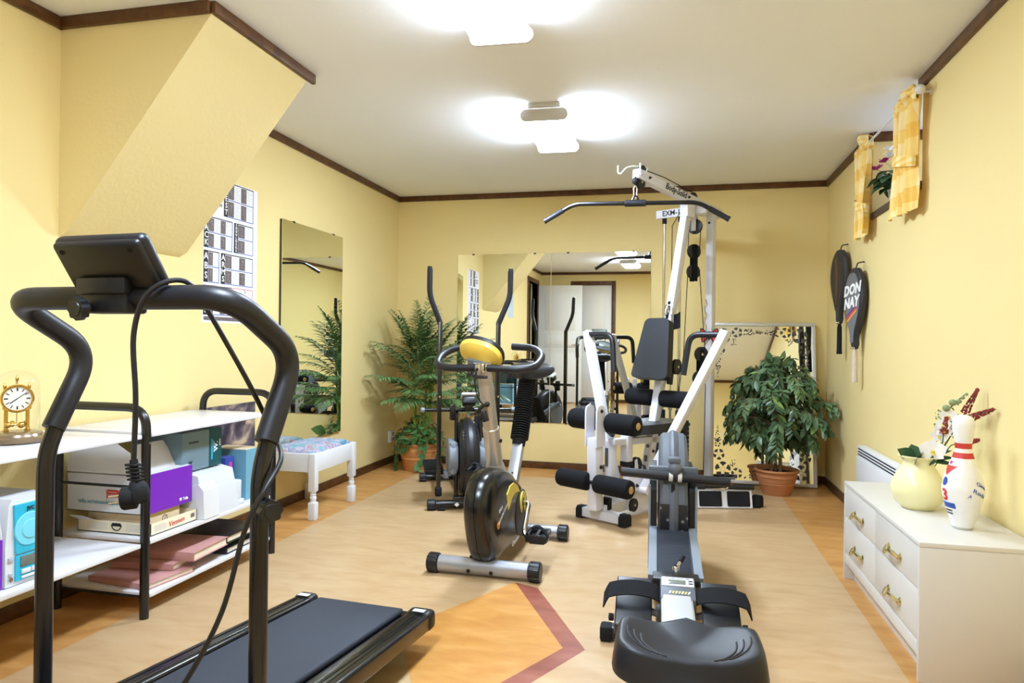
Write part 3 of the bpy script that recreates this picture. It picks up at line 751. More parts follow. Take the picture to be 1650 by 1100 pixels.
# ---------------------------------------------------------------- air elliptical
t = thing('elliptical_trainer', 'black elliptical trainer with big air fan wheel and tall moving handles', 'elliptical trainer', (-1.256, 4.165, 0), 24)
sA = stab(t, 0, .258, .026, 'black_gloss', 'black_plastic', 'front_stabilizer'); sB = stab(t, .885, .258, .026, 'black_gloss', 'black_plastic', 'rear_stabilizer')
m = MB(); m.text('TRAINER', .034, (.06, -.0275, .036), (1, 0, 0), (0, .12, 1), bold=.001); m.build('brand_lettering', 'white_ink', sA); m = MB(); m.prism([(-.016, 0), (0, -.014), (.016, 0), (0, .014)], (-.075, -.0262, .036), (1, 0, 0), (0, 0, 1), (0, -.0012, 0)); m.build('brand_emblem', 'white_ink', sA)
m = MB(); m.rbox((-.17, -.01, .012), (.045, .05, .022), None, .005); m.build('transport_wheel', 'black_rubber', sA)
m = MB(); m.beam((0, .0, .055), (0, .885, .055), .05, .04); 
for s in (-1, 1):
    m.tube(fillet([(s * .075, .03, .055), (s * .075, .06, .60), (s * .075, .13, .62)], .05), .0125, 10)
m.rbox((0, .02, .06), (.19, .07, .04), None, .006); m.build('frame', 'black_gloss', t)
wc = V(0, .10, .315)
m = MB()
m.lathe([(.03, -.062), (.20, -.058), (.226, -.045), (.236, -.03), (.240, -.012), (.246, -.011), (.246, .011), (.240, .012), (.236, .03), (.226, .045), (.20, .058), (.03, .062)], wc, (1, 0, 0), 56)
wh = m.build('fan_wheel', 'black_plastic', t, angle=40)
for s in (-1, 1):
    m = MB()
    for k in range(56):
        if k % 14 < 9: a = 2 * PI * k / 56; p_ = wc + V(s * .0385, .2312 * math.cos(a), .2312 * math.sin(a)); m.rbox(p_, (.010, .008, .004), Matrix.Rotation(a + PI / 2, 3, 'X'), .001)
    o = m.build('vent_slots', 'rail_alu' if 0 else 'foam_black', wh); 
    m = MB(); m.lathe([(.115, 0), (.115, .05), (.105, .058), (.03, .06), (0, .06)], wc + V(s * .068, .0, .0), (s, 0, 0), 40); m.rbox(wc + V(s * .095, 0, 0), (.05, .19, .21), None, .02); m.build('side_cover', 'grey_plastic', t)
m = MB(); m.cyl((-.285, .06, .615), (.285, .06, .615), .0125, 14); 
for x in (-.10, .10): m.rbox((x, .06, .60), (.035, .045, .10), None, .005)
m.build('pivot_bar', 'black_gloss', t)
for s in (-1, 1):
    m = MB(); m.cyl((s * .275, .06, .615), (s * .30, .06, .615), .016, 14, .003); m.build('pivot_cap', 'grey_plastic', t)
for s in (-1, 1):
    ly = .05
    m = MB(); m.beam((s * .185, ly + s * .07 * 0, .09 if s < 0 else .14), (s * .185, ly, 1.17), .026, .036, up=(0, 1, 0), r=.004)
    m.tube(fillet([(s * .185, ly, 1.13), (s * .185, ly - .0, 1.17), (s * .255, ly - .02, 1.335), (s * .255, ly - .03, 1.50)], .05), .0125, 10)
    lv = m.build('lever_arm', 'black_gloss', t)
    m = MB(); m.tube(fillet([(s * .187, ly, 1.155), (s * .187, ly, 1.165), (s * .255, ly - .02, 1.335), (s * .255, ly - .03, 1.495)], .05), .0175, 14); m.build('grip', 'foam_grip', lv)
    m = MB(); m.cyl((s * .256, ly - .03, 1.49), (s * .256, ly - .03, 1.512), .015, 14, .003); m.build('grip_cap', 'black_plastic', lv)
    m = MB(); m.rbox((s * .185, ly, .105 if s < 0 else .15), (.042, .05, .06), None, .012, 3); m.build('lever_boot', 'black_rubber', lv)
    m = MB(); m.lathe([(.006, 0), (.006, .004)], (s * .185, ly - .019, .70), (0, -1, 0), 10); m.build('adjust_pin', 'chrome', lv)
m = MB(); m.rbox((0, .03, .672), (.085, .07, .05), rot3(-25, 'X'), .01); m.rbox((0, .05, .635), (.05, .05, .05), None, .008); cn = m.build('console', 'black_plastic', t)
m = MB(); m.rbox((0, .04, .705), (.10, .085, .016), rot3(-25, 'X'), .005); m.build('display', 'printer_grey', cn)
# pedals on long arms
for s in (-1, 1):
    zz = .175 if s < 0 else .43; yy = .30 if s < 0 else .42
    m = MB(); m.beam((s * .13, .08, .20 if s < 0 else .42), (s * .13, .85, .10 if s < 0 else .19), .03, .045); m.tube([(s * .13, .12, zz), (s * .09, .11, wc.z)], .013, 10)
    m.build('pedal_arm', 'grey_plastic' if s < 0 else 'mid_grey', t)
    R = rot3(6 if s < 0 else 62, 'X')
    c = V(s * .20, yy, zz + .04) if s < 0 else V(.17, .52, .40)
    m = MB(); m.rbox(c, (.125, .27, .03), R, .01)
    for k in range(11): m.rbox(c + R @ V(-.052 + .0104 * k, 0, .018), (.005, .24, .008), R, .001)
    m.build('foot_pedal', 'black_rubber', t)
# ---------------------------------------------------------------- rowing machine
t = thing('rowing_machine', 'black and grey rowing machine with air fan, in the right foreground', 'rowing machine', (.0085, 2.366, 0), 1.6)
m = MB(); m.rbox((0, -.52, .205), (.10, 1.28, .05), None, .006); m.rbox((0, -.52, .232), (.088, 1.28, .008), None, .003); m.build('slide_rail', 'rail_alu', t)
m = MB(); m.beam((0, -1.10, .20), (0, -1.13, .03), .06, .04, up=(0, 1, 0)); m.cyl((-.20, -1.13, .022), (.20, -1.13, .022), .02, 16, .004); m.build('rear_leg', 'black_plastic', t)
# moulded seat
m = MB(); sc = V(.010, -.617, 0); n_ = 44
def rr(k):
    pts = []
    for q in range(n_):
        a = 2 * PI * q / n_; e = .45
        pts.append((math.copysign(abs(math.cos(a)) ** e, math.cos(a)), math.copysign(abs(math.sin(a)) ** e, math.sin(a))))
    return pts
def ztop(x, y):    # x,y in -1..1
    z = .318 + .030 * abs(x) ** 2.2 - .012 * (1 - y * y) * (1 - abs(x))
    if y > 0: z += .026 * math.exp(-(x / .22) ** 2) * y ** 1.5
    return z + (.010 * max(0, -y) ** 2)
rings = []
for k, dz, gx, gy in ((0, 0, 1, 1), (.25, 0, 1, 1), (.5, 0, 1, 1), (.7, 0, 1, 1), (.84, 0, 1, 1), (.93, -.001, 1, 1), (.975, -.006, 1, 1), (1.0, -.016, 1, 1), (1.03, -.04, 1, 1), (1.06, -.075, 1, 1), (1.05, -.083, 1, 1), (.9, -.083, 1, 1)):
    if k == 0: rings.append([m.bm.verts.new(sc + V(0, 0, ztop(0, 0)))]); continue
    rings.append([m.bm.verts.new(sc + V(px * .172 * k, py * .118 * k, ztop(px * min(k, 1), py * min(k, 1)) + dz)) for px, py in rr(k)])
for A, B in zip(rings, rings[1:]):
    for q in range(n_):
        q2 = (q + 1) % n_
        m.face([A[0], B[q], B[q2]] if len(A) == 1 else [A[q], B[q], B[q2], A[q2]])
m.face(rings[-1])
seat = m.build('seat', 'vinyl_black', t, angle=60)
m = MB()
for s in (-1, 1):
    m = MB()
    for k in range(3):
        ps = []
        for q in range(9):
            u = q / 8; y = -.72 + .95 * u + .1 * k; x = s * (.83 - .13 * k - .20 * (u - 1) ** 2 * (1 - .2 * k))
            y = max(-.9, -.80 + 1.0 * u - .05 * k); x = s * (.86 - .10 * k - .35 * (1 - u) ** 2.5)
            ps.append(sc + V(x * .172, y * .118, ztop(x, y) + .0008))
        m.tube(spline(ps, 3), .0022, 6)
    m.build('seat_ridges', 'vinyl_black', seat)
m = MB(); m.rbox((.0, -.615, .245), (.12, .16, .03), None, .005); m.build('seat_carriage', 'black_plastic', t)
# front stabilizer
m = MB(); m.beam((-.225, .112, .032), (.225, .112, .032), .05, .042, r=.008); sb = m.build('stabilizer', 'black_plastic', t)
for s in (-1, 1):
    m = MB(); m.rbox((s * .235, .112, .028), (.045, .06, .055), None, .010); m.build('end_cap', 'black_rubber', sb)
# frame cover leading to the fan
m = MB(); 
for s in (-1, 1):
    m = MB(); m.prism([(.10, .245), (.60, .292), (.98, .292), (.98, .05), (.62, .05), (.13, .155)], (s * .064, 0, 0), (0, 1, 0), (0, 0, 1), (s * .030, 0, 0), .008); m.build('side_panel', 'grey_plastic', t)
m = MB(); m.prism([(.09, .236), (.60, .284), (.60, .24), (.09, .19)], (-.066, 0, 0), (0, 1, 0), (0, 0, 1), (.132, 0, 0), .004)
for k in range(44): y = .13 + .0105 * k; m.rbox((0, y, .236 + .048 * (y - .09) / .51 + .0008), (.118, .006, .002), rot3(5.3, 'X'), .0006)
m.build('ribbed_cover', 'belt_grey', t)
m = MB(); m.rbox((0, .08, .243), (.155, .075, .022), None, .004); m.build('lever_plate', 'black_plastic', t)
m = MB(); m.cyl((0, .085, .25), (0, .085, .287), .013, 18, .002); m.tube([(0, .085, .275), (.018, .115, .298)], .006, 10); lv = m.build('resistance_lever', 'chrome', t)
m = MB(); m.cyl((.014, .108, .293), (.027, .13, .309), .0085, 12, .003); m.build('lever_tip', 'black_rubber', lv)
R = rot3(14, 'X')
m = MB(); m.rbox((.004, -.01, .222), (.114, .125, .05), R, .007); cp = m.build('computer', 'mid_grey', t)
def onc(x, y, z): return V(.004, -.01, .222) + R @ V(x, y, .025 + z)
m = MB(); m.rbox(onc(0, .032, .001), (.104, .050, .004), R, .001); m.build('faceplate', 'printer_grey', cp)
m = MB(); m.rbox(onc(-.002, .028, .0035), (.056, .024, .002), R, .001); m.build('display', 'lcd', cp)
for dy in (.036, .022):
    m = MB(); m.rbox(onc(.042, dy, .004), (.014, .005, .002), R, .0005); m.build('button', 'dark_ink', cp)
m = MB(); m.text('ROWER COMPUTER', .0085, onc(0, .049, .0032), (1, 0, 0), R @ V(0, 1, 0), ext=.0002); m.build('lettering', 'dark_ink', cp)
m = MB()
for k in range(7):
    m.mi = k % 2; x = -.030 + .010 * k
    m.prism([(0, -.007), (.006, -.005), (.010, .008), (.004, .008)], onc(x, -.028, .0004), (1, 0, 0), R @ V(0, 1, 0), R @ V(0, 0, .0008))
m.build('stripe_logo', ['white_ink', 'yellow_decal'], cp)
# footplates with straps
for s in (-1, 1):
    R2 = rot3(25, 'X'); c = V(s * .137, -.055, .192)
    m = MB(); m.rbox(c, (.118, .245, .012), R2, .010, 3)
    m.rbox(c + R2 @ V(0, -.115, .018), (.11, .012, .036), R2, .005)
    fp = m.build('footplate', 'black_plastic', t)
    m = MB(); m.beam((s * .06, -.03, .16), (s * .12, -.03, .18), .02, .02); m.beam((s * .05, .10, .06), (s * .05, .0, .17), .03, .03); m.build('bracket', 'mid_grey', fp)
    m = MB(); m.lathe([(.010, 0), (.012, .004), (.012, .016), (0, .018)], c + V(s * .062, -.04, -.03), (s, 0, 0), 14); m.build('strap_knob', 'black_rubber', fp)
    m = MB()
    def sf(a, b, s=s, R2=R2, c=c):
        x = -.095 + .18 * a
        h = .016 + .030 * math.sin(PI * min(1, a * 1.0)) ** .6
        if a > .9: h -= .03 * (a - .9) / .1
        return c + V(s * (x + .012), 0, 0) + R2 @ V(0, .000 + .066 * b - .006 * a, h) - V(0, .006 * a, 0)
    m.grid(sf, 20, 2, .004); m.build('foot_strap', 'foam_black', fp)
# air fan
fc = V(.004, .86, .345)
m = MB(); m.lathe([(.10, -.062), (.26, -.062), (.288, -.056), (.298, -.045), (.300, -.020), (.306, -.014), (.312, 0), (.306, .014), (.300, .020), (.298, .045), (.288, .056), (.26, .062), (.10, .062)], fc, (1, 0, 0), 64)
fh = m.build('fan_housing', 'mid_grey', t)
m = MB(); sg = 40
for lo, hi in ((-.056, -.018), (.018, .056)):
    def gf(a, b, lo=lo, hi=hi):
        th = PI * 1.02 + math.radians(55) * a - math.radians(12); r = .3035
        return fc + V(lo + (hi - lo) * b, r * math.cos(th), r * -math.sin(th) * -1)
    m.grid(gf, 18, 6, .002)
m.build('fan_grille', 'fan_grille', fh)
for s in (-1, 1):
    m = MB()
    pl = [(.585, .10), (.585, .44), (.61, .475), (.66, .488), (1.05, .488), (1.11, .44), (1.13, .10), (1.10, .055), (.62, .055)]
    m.prism(pl, (s * .066, 0, 0), (0, 1, 0), (0, 0, 1), (s * .029, 0, 0), .010); m.build('fan_shroud', 'black_plastic', t)
    m = MB(); m.rbox((s * .094, .60, .285), (.010, .035, .35), None, .004); m.build('shroud_trim', 'grey_plastic', t)
m = MB(); m.rbox((0, .575, .37), (.016, .02, .20), None, .004); m.build('pull_strap', 'black_rubber', t)
m = MB(); m.cyl((-.095, 1.10, .026), (.095, 1.10, .026), .025, 16, .004); m.build('fan_foot', 'black_plastic', t)
m = MB(); m.rbox((0, .605, .520), (.20, .03, .035), None, .006); m.rbox((.004, .575, .570), (.05, .05, .022), None, .006); m.build('handle_rest', 'mid_grey', t)
m = MB(); m.tube([(-.213, .565, .513), (.225, .572, .489)], .0185, 18); hd = m.build('pull_handle', 'foam_grip', t)
m = MB(); m.ball((.006, .565, .535), .028, (1, .9, 1), u=20, v=14); m.build('rope_ball', 'mid_grey', hd)
for x in (-.010, .026):
    m = MB(); a = V(-.213, .565, .513).lerp(V(.225, .572, .489), (x + .213) / .438); d = V(.438, .007, -.024).normalized() * .0085
    m.cyl(a - d, a + d, .0205, 18, .002); m.build('tape_band', 'rail_alu', hd)
# ---------------------------------------------------------------- multi gym (local: x across, y towards the back)
GX = (-.40, 4.08, 0); GR = -30.5
t = thing('multi_gym', 'tall white home multi gym with black pads and foam rollers', 'multi gym', GX, GR)
W = 'white_metal'; TB = .05
def bolt(par, p, d=(1, 0, 0), r=.010):
    m = MB(); m.lathe([(r, 0), (r, .006), (r * .55, .008), (r * .55, .014), (0, .014)], p, d, 8); m.build('bolt', 'black_plastic', par)
# base
m = MB(); m.beam((0, -.02, .075), (0, 1.22, .075), TB, .06); bf = m.build('base_beam', W, t)
m = MB(); m.beam((-.145, 0, .042), (.125, 0, .042), .06, .055); ff = m.build('front_foot', W, t)
for s, x in ((-1, -.168), (1, .147)):
    m = MB(); m.prism([(-.034, .004), (.034, .004), (.034, .055), (.02, .073), (-.02, .073), (-.034, .055)], (x - s * .026, 0, 0), (0, 1, 0), (0, 0, 1), (s * .045, 0, 0), .008); m.build('end_cap', 'black_rubber', ff)
m = MB(); m.beam((-.30, 1.06, .04), (.44, 1.035, .04), .06, .06); rf = m.build('rear_foot', W, t)
m = MB(); m.prism([(-.034, .004), (.034, .004), (.034, .055), (.015, .078), (-.02, .078), (-.034, .055)], (.435, 1.03, 0), (0, 1, 0), (0, 0, 1), (.05, 0, 0), .010); m.build('end_cap', 'black_rubber', rf)
# seat station
m = MB(); m.beam((-.022, .085, .09), (-.022, .085, .47), TB, .055, up=(0, 1, 0)); fpst = m.build('front_post', W, t)
m = MB(); m.rbox((-.03, .0565, .37), (.022, .004, .11), None, .01); m.build('slot', 'mid_grey', fpst)
m = MB(); m.beam((0, .06, .462), (0, .60, .435), TB, .04); m.build('seat_beam', W, t)
m = MB(); m.beam((.01, .205, .33), (.01, .205, .49), .055, .055, up=(0, 1, 0)); so = m.build('seat_tube', W, t)
m = MB(); m.rbox((.01, .205, .322), (.058, .058, .03), None, .004); m.build('end_cap', 'black_rubber', so)
m = MB(); m.beam((0, .405, .10), (0, .885, 1.92), TB, .06, up=(0, 1, 0)); up = m.build('seat_upright', W, t)
for z in (.26, .32, .40):
    m = MB(); y = .405 + (z - .10) * .2637 - .032; m.rbox((0, y, z), (.022, .006, .05 if z != .40 else .02), None, .008); m.build('slot', 'mid_grey', up)
bolt(up, (.026, .47, .37)); bolt(up, (.026, .43, .24))
m = MB(); y = .405 + (1.27 - .10) * .2637 - .033; m.rbox((-.004, y, 1.27), (.020, .006, .12), rot3(-14.8, 'X'), .009); m.build('slot', 'foam_black', up)
m = MB(); m.prism([(-.10, .19), (.10, .19), (.135, .45), (.135, .72), (-.135, .72), (-.135, .45)], (0, 0, .497), (1, 0, 0), (0, 1, 0), (0, 0, .058), .016); m.build('seat_pad', 'vinyl_black', t)
# backrest tapering to the top
m = MB(); tl = V(0, .25, .968); n_ = V(0, -.968, .25); c0 = V(-.0, .505, .815)
pl = []
pl = rounded([(-.135, 0), (.135, 0), (.088, .395), (-.088, .395)], .04)
m.prism(pl, c0 + n_ * .0, (1, 0, 0), tl, n_ * .062, .016); bk = m.build('backrest', 'vinyl_black', t, angle=50)
m = MB(); m.prism(rounded([(-.12, .02), (.12, .02), (.078, .375), (-.078, .375)], .03), c0 - n_ * .014, (1, 0, 0), tl, n_ * .014); m.build('back_board', 'black_plastic', bk)
# foam rollers
def roller(par, a, b, r=.058):
    a = Vector(a); b = Vector(b); d = (b - a).normalized()
    m = MB(); m.lathe([(r * .72, 0), (r * .93, .006), (r, .02), (r, (b - a).length - .02), (r * .93, (b - a).length - .006), (r * .72, (b - a).length)], a, d, 26); o = m.build('foam_roller', 'foam_black', par)
    m = MB(); m.lathe([(.020, 0), (.022, .003), (.016, .008), (0, .009)], b - d * .001, d, 18); m.build('end_disc', 'gold_disc', o)
def rod(par, a, b, r=.011, name='roller_axle'):
    m = MB(); m.cyl(a, b, r, 12); m.build(name, 'black_plastic', par)
rod(t, (-.22, .555, .70), (.24, .555, .70))
roller(t, (-.03, .555, .70), (-.225, .555, .70), .054); roller(t, (.032, .555, .698), (.245, .555, .698), .054)
# leg developer
m = MB(); m.beam((-.022, -.06, .10), (-.022, -.072, .50), .064, .07, up=(0, 1, 0)); m.rbox((-.022, -.058, .12), (.066, .075, .08), None, .006)
lg = m.build('leg_lever', W, t)
for s in (-1, 1):
    m = MB(); m.prism([(-.044, .45), (.036, .45), (.036, .655), (.026, .680), (-.004, .690), (-.034, .680), (-.044, .655)], (-.022 + s * .034, -.068, 0), (0, 1, 0), (0, 0, 1), (s * .010, 0, 0), .003); m.build('fork_plate', W, lg)
bolt(lg, (.017, -.068, .655), r=.012); bolt(lg, (.010, -.06, .20)); bolt(lg, (.010, -.055, .33), r=.012)
m = MB(); m.rbox((.0, .01, .11), (.07, .035, .07), None, .006); m.build('stop_block', 'black_rubber', t)
rod(t, (-.25, 0, .585), (.225, 0, .582))
m = MB(); m.beam((-.01, -.05, .60), (-.01, .09, .50), .03, .03); m.build('roller_bracket', 'black_plastic', t)
roller(t, (-.06, 0, .588), (-.25, 0, .592), .060); roller(t, (.02, 0, .584), (.225, 0, .580), .060)
rod(lg, (-.25, -.1, .245), (.24, -.1, .242))
roller(lg, (-.035, -.1, .246), (-.26, -.1, .246), .054); roller(lg, (.012, -.1, .243), (.25, -.1, .240), .054)
# press arms
for s in (-1, 1):
    a, b = V(s * .105, .255, .17), V(s * .507, .478, 1.125)
    m = MB(); m.beam(a, b, .048, .062, up=(0, 1, 0)); am = m.build('press_arm', W, t)
    g0 = V(s * .485, .465, 1.105)
    m = MB(); m.tube(fillet([g0, (s * .285, .455, 1.105), (s * .255, .435, .86)], .065, 8), .0185, 14); m.build('press_grip', 'foam_grip', am)
    m = MB(); m.rbox(b + (b - a).normalized() * .001, (.04, .055, .004), Matrix(((b - a).normalized().cross(V(0, 1, 0)).normalized(), V(0, 1, 0), (b - a).normalized())).transposed(), .001); m.build('end_plug', 'lamp_grey', am)
m = MB(); m.cyl((-.14, .25, .17), (.14, .25, .17), .03, 18, .003); m.build('press_pivot', W, t)
m = MB(); m.prism([(.18, .16), (.42, .16), (.55, .10), (.55, .05), (.18, .05)], (-.045, 0, .0), (0, 1, 0), (0, 0, 1), (.09, 0, 0), .004); m.beam((.06, .12, .22), (.06, .46, .20), .04, .10); m.beam((.065, .47, .06), (.065, .47, .24), .05, .06, up=(0, 1, 0)); pb = m.build('pivot_bracket', W, t)
bolt(pb, (.088, .20, .20), r=.011); bolt(pb, (.088, .36, .19), r=.011); bolt(pb, (.095, .47, .10), r=.011)
# rear column, boom
m = MB(); m.beam((.03, 1.185, .03), (.03, 1.185, 1.955), TB, .055, up=(0, 1, 0)); m.beam((.03, 1.185, .05), (.03, 1.05, .05), TB, .05); rp = m.build('rear_column', W, t)
bolt(rp, (.03, 1.157, 1.90), (0, -1, 0), .008)
b0, b1 = V(.0, .285, 2.092), V(.015, 1.33, 1.985)
m = MB(); m.beam(b0, b1, .05, .06); m.rbox((0.005, .90, 1.955), (.06, .10, .10), None, .004); bm_ = m.build('boom', W, t)
m = MB(); m.rbox(b0 + V(0, -.001, 0), (.046, .006, .056), rot3(-6, 'X'), .002); m.build('end_plug', 'lamp_grey', bm_)
dd = (b1 - b0).normalized(); uu = V(1, 0, 0).cross(dd).normalized(); uu = uu if uu.z > 0 else -uu
m = MB(); m.text('Body-Solid', .062, b0 + dd * .42 + V(.0268, 0, 0) + uu * .001, dd, uu, shear=.35, sx=.95, bold=.0006); m.build('brand_lettering', 'dark_ink', bm_)
bolt(bm_, b0 + dd * .11 + V(.025, 0, 0), r=.009); bolt(bm_, b0 + dd * .58 + V(.026, 0, .0), r=.009)
# model sign board and guide rods
m = MB(); m.beam((-.29, .985, 1.967), (.10, .985, 1.967), .02, .058); m.beam((-.02, .985, 1.967), (.0, 1.16, 1.967), .03, .04); sg = m.build('sign_board', W, t)
m = MB(); m.text('EXM-1500', .052, (-.126, .9735, 1.967), (1, 0, 0), (0, 0, 1), bold=.0008); m.build('sign_lettering', 'dark_ink', sg)
for x in (-.235, -.107):
    m = MB(); m.cyl((x, 1.0, .06), (x, 1.0, 1.94), .0095, 12); gr = m.build('guide_rod', 'chrome', t)
    m = MB(); m.cyl((x, 1.0, 1.90), (x, 1.0, 1.94), .016, 14, .003); m.build('rod_collar', 'black_rubber', gr)
    m = MB(); m.cyl((x, 1.0, .488), (x, 1.0, .58), .021, 16, .004); m.build('stack_bushing', 'black_rubber', t)
for k in range(13):
    m = MB(); m.rbox((-.172, 1.0, .10 + .0295 * k), (.25, .10, .0265), None, .003); m.rbox((-.172, .951, .10 + .0295 * k), (.03, .006, .012), None, .002); m.build('weight_plate', 'plates_black', t)
m = MB(); m.rbox((-.172, 1.0, .487), (.26, .11, .022), None, .003); m.build('top_plate', 'plates_black', t)
m = MB(); m.cyl((-.172, 1.0, .49), (-.172, 1.0, .60), .008, 12); m.lathe([(.014, 0), (.014, .02), (.009, .022), (.011, .04), (0, .042)], (-.172, 1.0, .58), (0, 0, 1), 14); m.build('selector_stem', 'chrome', t)
m = MB(); m.rbox((-.172, 1.0, .055), (.30, .12, .03), None, .003); m.build('stack_base', W, t)
# pulleys and cables
def pulley(par, c, r=.048, ax=(1, .25, 0), w=.012, name='pulley'):
    m = MB(); m.lathe([(r * .3, -w), (r * .85, -w), (r, -w * .9), (r, -w * .5), (r * .86, -w * .15), (r * .86, w * .15), (r, w * .5), (r, w * .9), (r * .85, w), (r * .3, w)], c, ax, 30); o = m.build(name, 'black_plastic', par)
    m = MB(); a = Vector(ax).normalized(); m.cyl(Vector(c) - a * (w + .004), Vector(c) + a * (w + .004), r * .2, 10); m.build('axle', 'chrome', o); return o
fr = (.12, -1, 0)
pulley(bm_, (0, .33, 2.045), .042, (1, 0, 0)); pulley(bm_, (0.004, .345, 2.115), .036, (1, 0, 0)); pulley(bm_, (.008, .97, 2.045), .040, (1, 0, 0))
pulley(t, (.005, 1.0, 1.857), .052, fr)
m = MB(); m.rbox((.005, .982, 1.885), (.034, .006, .12), None, .003); m.rbox((.005, 1.018, 1.885), (.034, .006, .12), None, .003); m.rbox((.005, 1.0, 1.94), (.034, .04, .02), None, .003); m.build('pulley_hanger', W, t)
pulley(t, (.0, 1.0, 1.686), .050, (1, -.45, 0)); pulley(t, (-.003, 1.0, 1.545), .050, (1, -.45, 0))
m = MB(); 
for s in (-1, 1): m.rbox((.0 + s * .017, 1.0 - s * .007, 1.605), (.005, .036, .25), Matrix.Rotation(-.42, 3, 'Z'), .002)
m.build('floating_bracket', 'foam_black', t)
pulley(t, (.065, 1.0, .980), .050, (1, -.45, 0)); pulley(t, (.052, 1.0, .815), .050, (1, -.45, 0))
m = MB()
for s in (-1, 1): m.rbox((.058 + s * .017, 1.0 - s * .007, .90), (.005, .034, .22), Matrix.Rotation(-.42, 3, 'Z'), .002)
m.build('floating_bracket', 'foam_black', t)
pulley(t, (.115, .99, .085), .055, (1, -.5, 0), .02); pulley(t, (.02, .29, .30), .052, (1, 0, 0)); pulley(t, (.05, .06, .20), .05, (1, 0, 0)); pulley(t, (.05, .22, .075), .04, (1, 0, 0))
m = MB(); m.prism([(-.02, 0), (.03, 0), (.015, .15), (-.005, .15)], (.038, .27, .19), (0, 1, .35), (0, -.1, 1), (.006, 0, 0)); m.build('pulley_bracket', W, t)
m = MB(); m.rbox((.045, .64, .86), (.02, .05, .15), rot3(-10, 'X'), .004); m.build('pulley_guard', 'black_plastic', t); pulley(t, (.075, .66, .90), .05, (1, 0, 0))
def cable(par, pts):
    m = MB(); m.tube(pts, .0028, 8); m.build('cable', 'black_rubber', par)
cable(t, [(0, .33, 2.132), (.004, .60, 2.124), (.006, .93, 2.088), (.008, .985, 2.083)]); cable(t, [(.004, 1.0, 2.06), (-.04, 1.0, 1.9), (-.045, 1.0, 1.69)])
cable(t, [(.05, 1.0, 1.857), (.044, 1.0, 1.69)]); cable(t, [(-.045, 1.0, 1.545), (-.07, 1.0, .98), (-.11, .95, .45)]); cable(t, [(.045, 1.0, 1.545), (.095, 1.0, .98)])
cable(t, [(.10, 1.0, .815), (.09, 1.0, .11)]); cable(t, [(.02, .29, .352), (.03, .40, .26), (.03, .9, .10)]); cable(t, [(-.095, .97, 1.96), (-.172, 1.0, 1.88), (-.172, 1.0, .60)])
# angled foot plate at the low pulley
fx = V(.87, .495, 0).normalized()    # world-ish direction in local frame set below
lr = math.radians(14.0 - GR); fx = V(math.cos(lr), math.sin(lr), 0); fn = V(math.sin(lr), -math.cos(lr), 0)
wp = V(.12, 4.575, 0) - V(*GX); ca, sa = math.cos(math.radians(-GR)), math.sin(math.radians(-GR))
p0 = V(wp.x * ca - wp.y * sa, wp.x * sa + wp.y * ca, 0)
fu = V(-fn.x * .25, -fn.y * .25, .968)
def fpp(a, b, d): return p0 + fx * a + fu * b + fn * d + V(0, 0, .006)
m = MB(); m.prism([(0, 0), (.375, 0), (.375, .118), (0, .118)], fpp(0, 0, 0), fx, fu, fn * -.008, .003); m.prism([(0, .112), (.375, .112), (.375, .118), (0, .118)], fpp(0, 0, 0), fx, fu, fn * -.06); fpl = m.build('foot_plate', W, t)
for a in (.035, .215):
    m = MB(); m.prism(rounded([(a, .010), (a + .145, .010), (a + .145, .106), (a, .106)], .01), fpp(0, 0, .0), fx, fu, fn * .004, .001); m.build('grip_pad', 'black_rubber', fpl)
m = MB(); q0 = fpp(.19, .0, -.02); m.beam(q0 + V(0, 0, .04), V(.03, 1.12, .06), .05, .05); m.build('foot_plate_arm', W, t)
# ---- loose things on the gym
def gl(x, y, z):
    c, s = math.cos(math.radians(GR)), math.sin(math.radians(GR)); return V(GX[0] + c * x - s * y, GX[1] + s * x + c * y, z)
# lat bar hanging under the boom tip
hp = V(-.258, 4.318, 0)
t = thing('lat_pulldown_bar', 'long black lat bar with bent ends hanging from the boom tip', 'exercise bar', (-.258, 4.318, 1.90), 5.4)
Lh = .555
m = MB(); m.tube(fillet([(-Lh, 0, -.095), (-.375, 0, .008), (.375, 0, .008), (Lh, 0, -.095)], .05, 6), .0135, 14); bar = m.build('bar', 'black_gloss', t)
for s in (-1, 1):
    a = V(s * .375, 0, .008); b = V(s * Lh, 0, -.095); d = (b - a).normalized()
    m = MB(); m.lathe([(.0185, 0), (.0165, .006), (.0165, .12), (.0185, .128), (.0185, .134)], b - d * .128, d, 16); m.build('grip', 'foam_grip', t)
m = MB(); m.cyl((-.065, 0, .008), (.065, 0, .008), .021, 18, .003); m.build('centre_sleeve', 'foam_grip', t)
m = MB(); m.tube(fillet([(-.02, 0, .025), (-.008, 0, .052), (.008, 0, .052), (.02, 0, .025)], .01), .007, 8); m.build('eyelet', 'black_gloss', t)
m = MB(); m.tube(fillet([(-.009, 0, .045), (-.010, 0, .10), (0, 0, .118), (.010, 0, .10), (.009, 0, .045), (0, 0, .036)], .008), .004, 8); m.build('snap_hook', 'chrome', t)
m = MB(); m.ball((0, 0, .143), .022, u=18, v=12); m.tube([(0, 0, .12), (0, 0, .17)], .006, 8); m.build('cable_stop_ball', 'black_rubber', t)
# wire hook over the boom end
t = thing('wire_hook', 'white bent wire hook lying over the front end of the gym boom', 'hook', gl(0, .30, 2.126), GR)
m = MB(); pts = [(-.075, -.10, .010), (-.072, -.105, -.035), (-.055, -.10, -.045), (-.035, -.075, -.005), (-.02, -.03, .012), (.01, .06, .018), (.020, .085, .014), (.035, .03, -.03), (.034, -.02, -.05), (.032, -.02, .025)]
m.tube(fillet(pts, .02), .0045, 8); m.build('wire', 'white_paint', t)
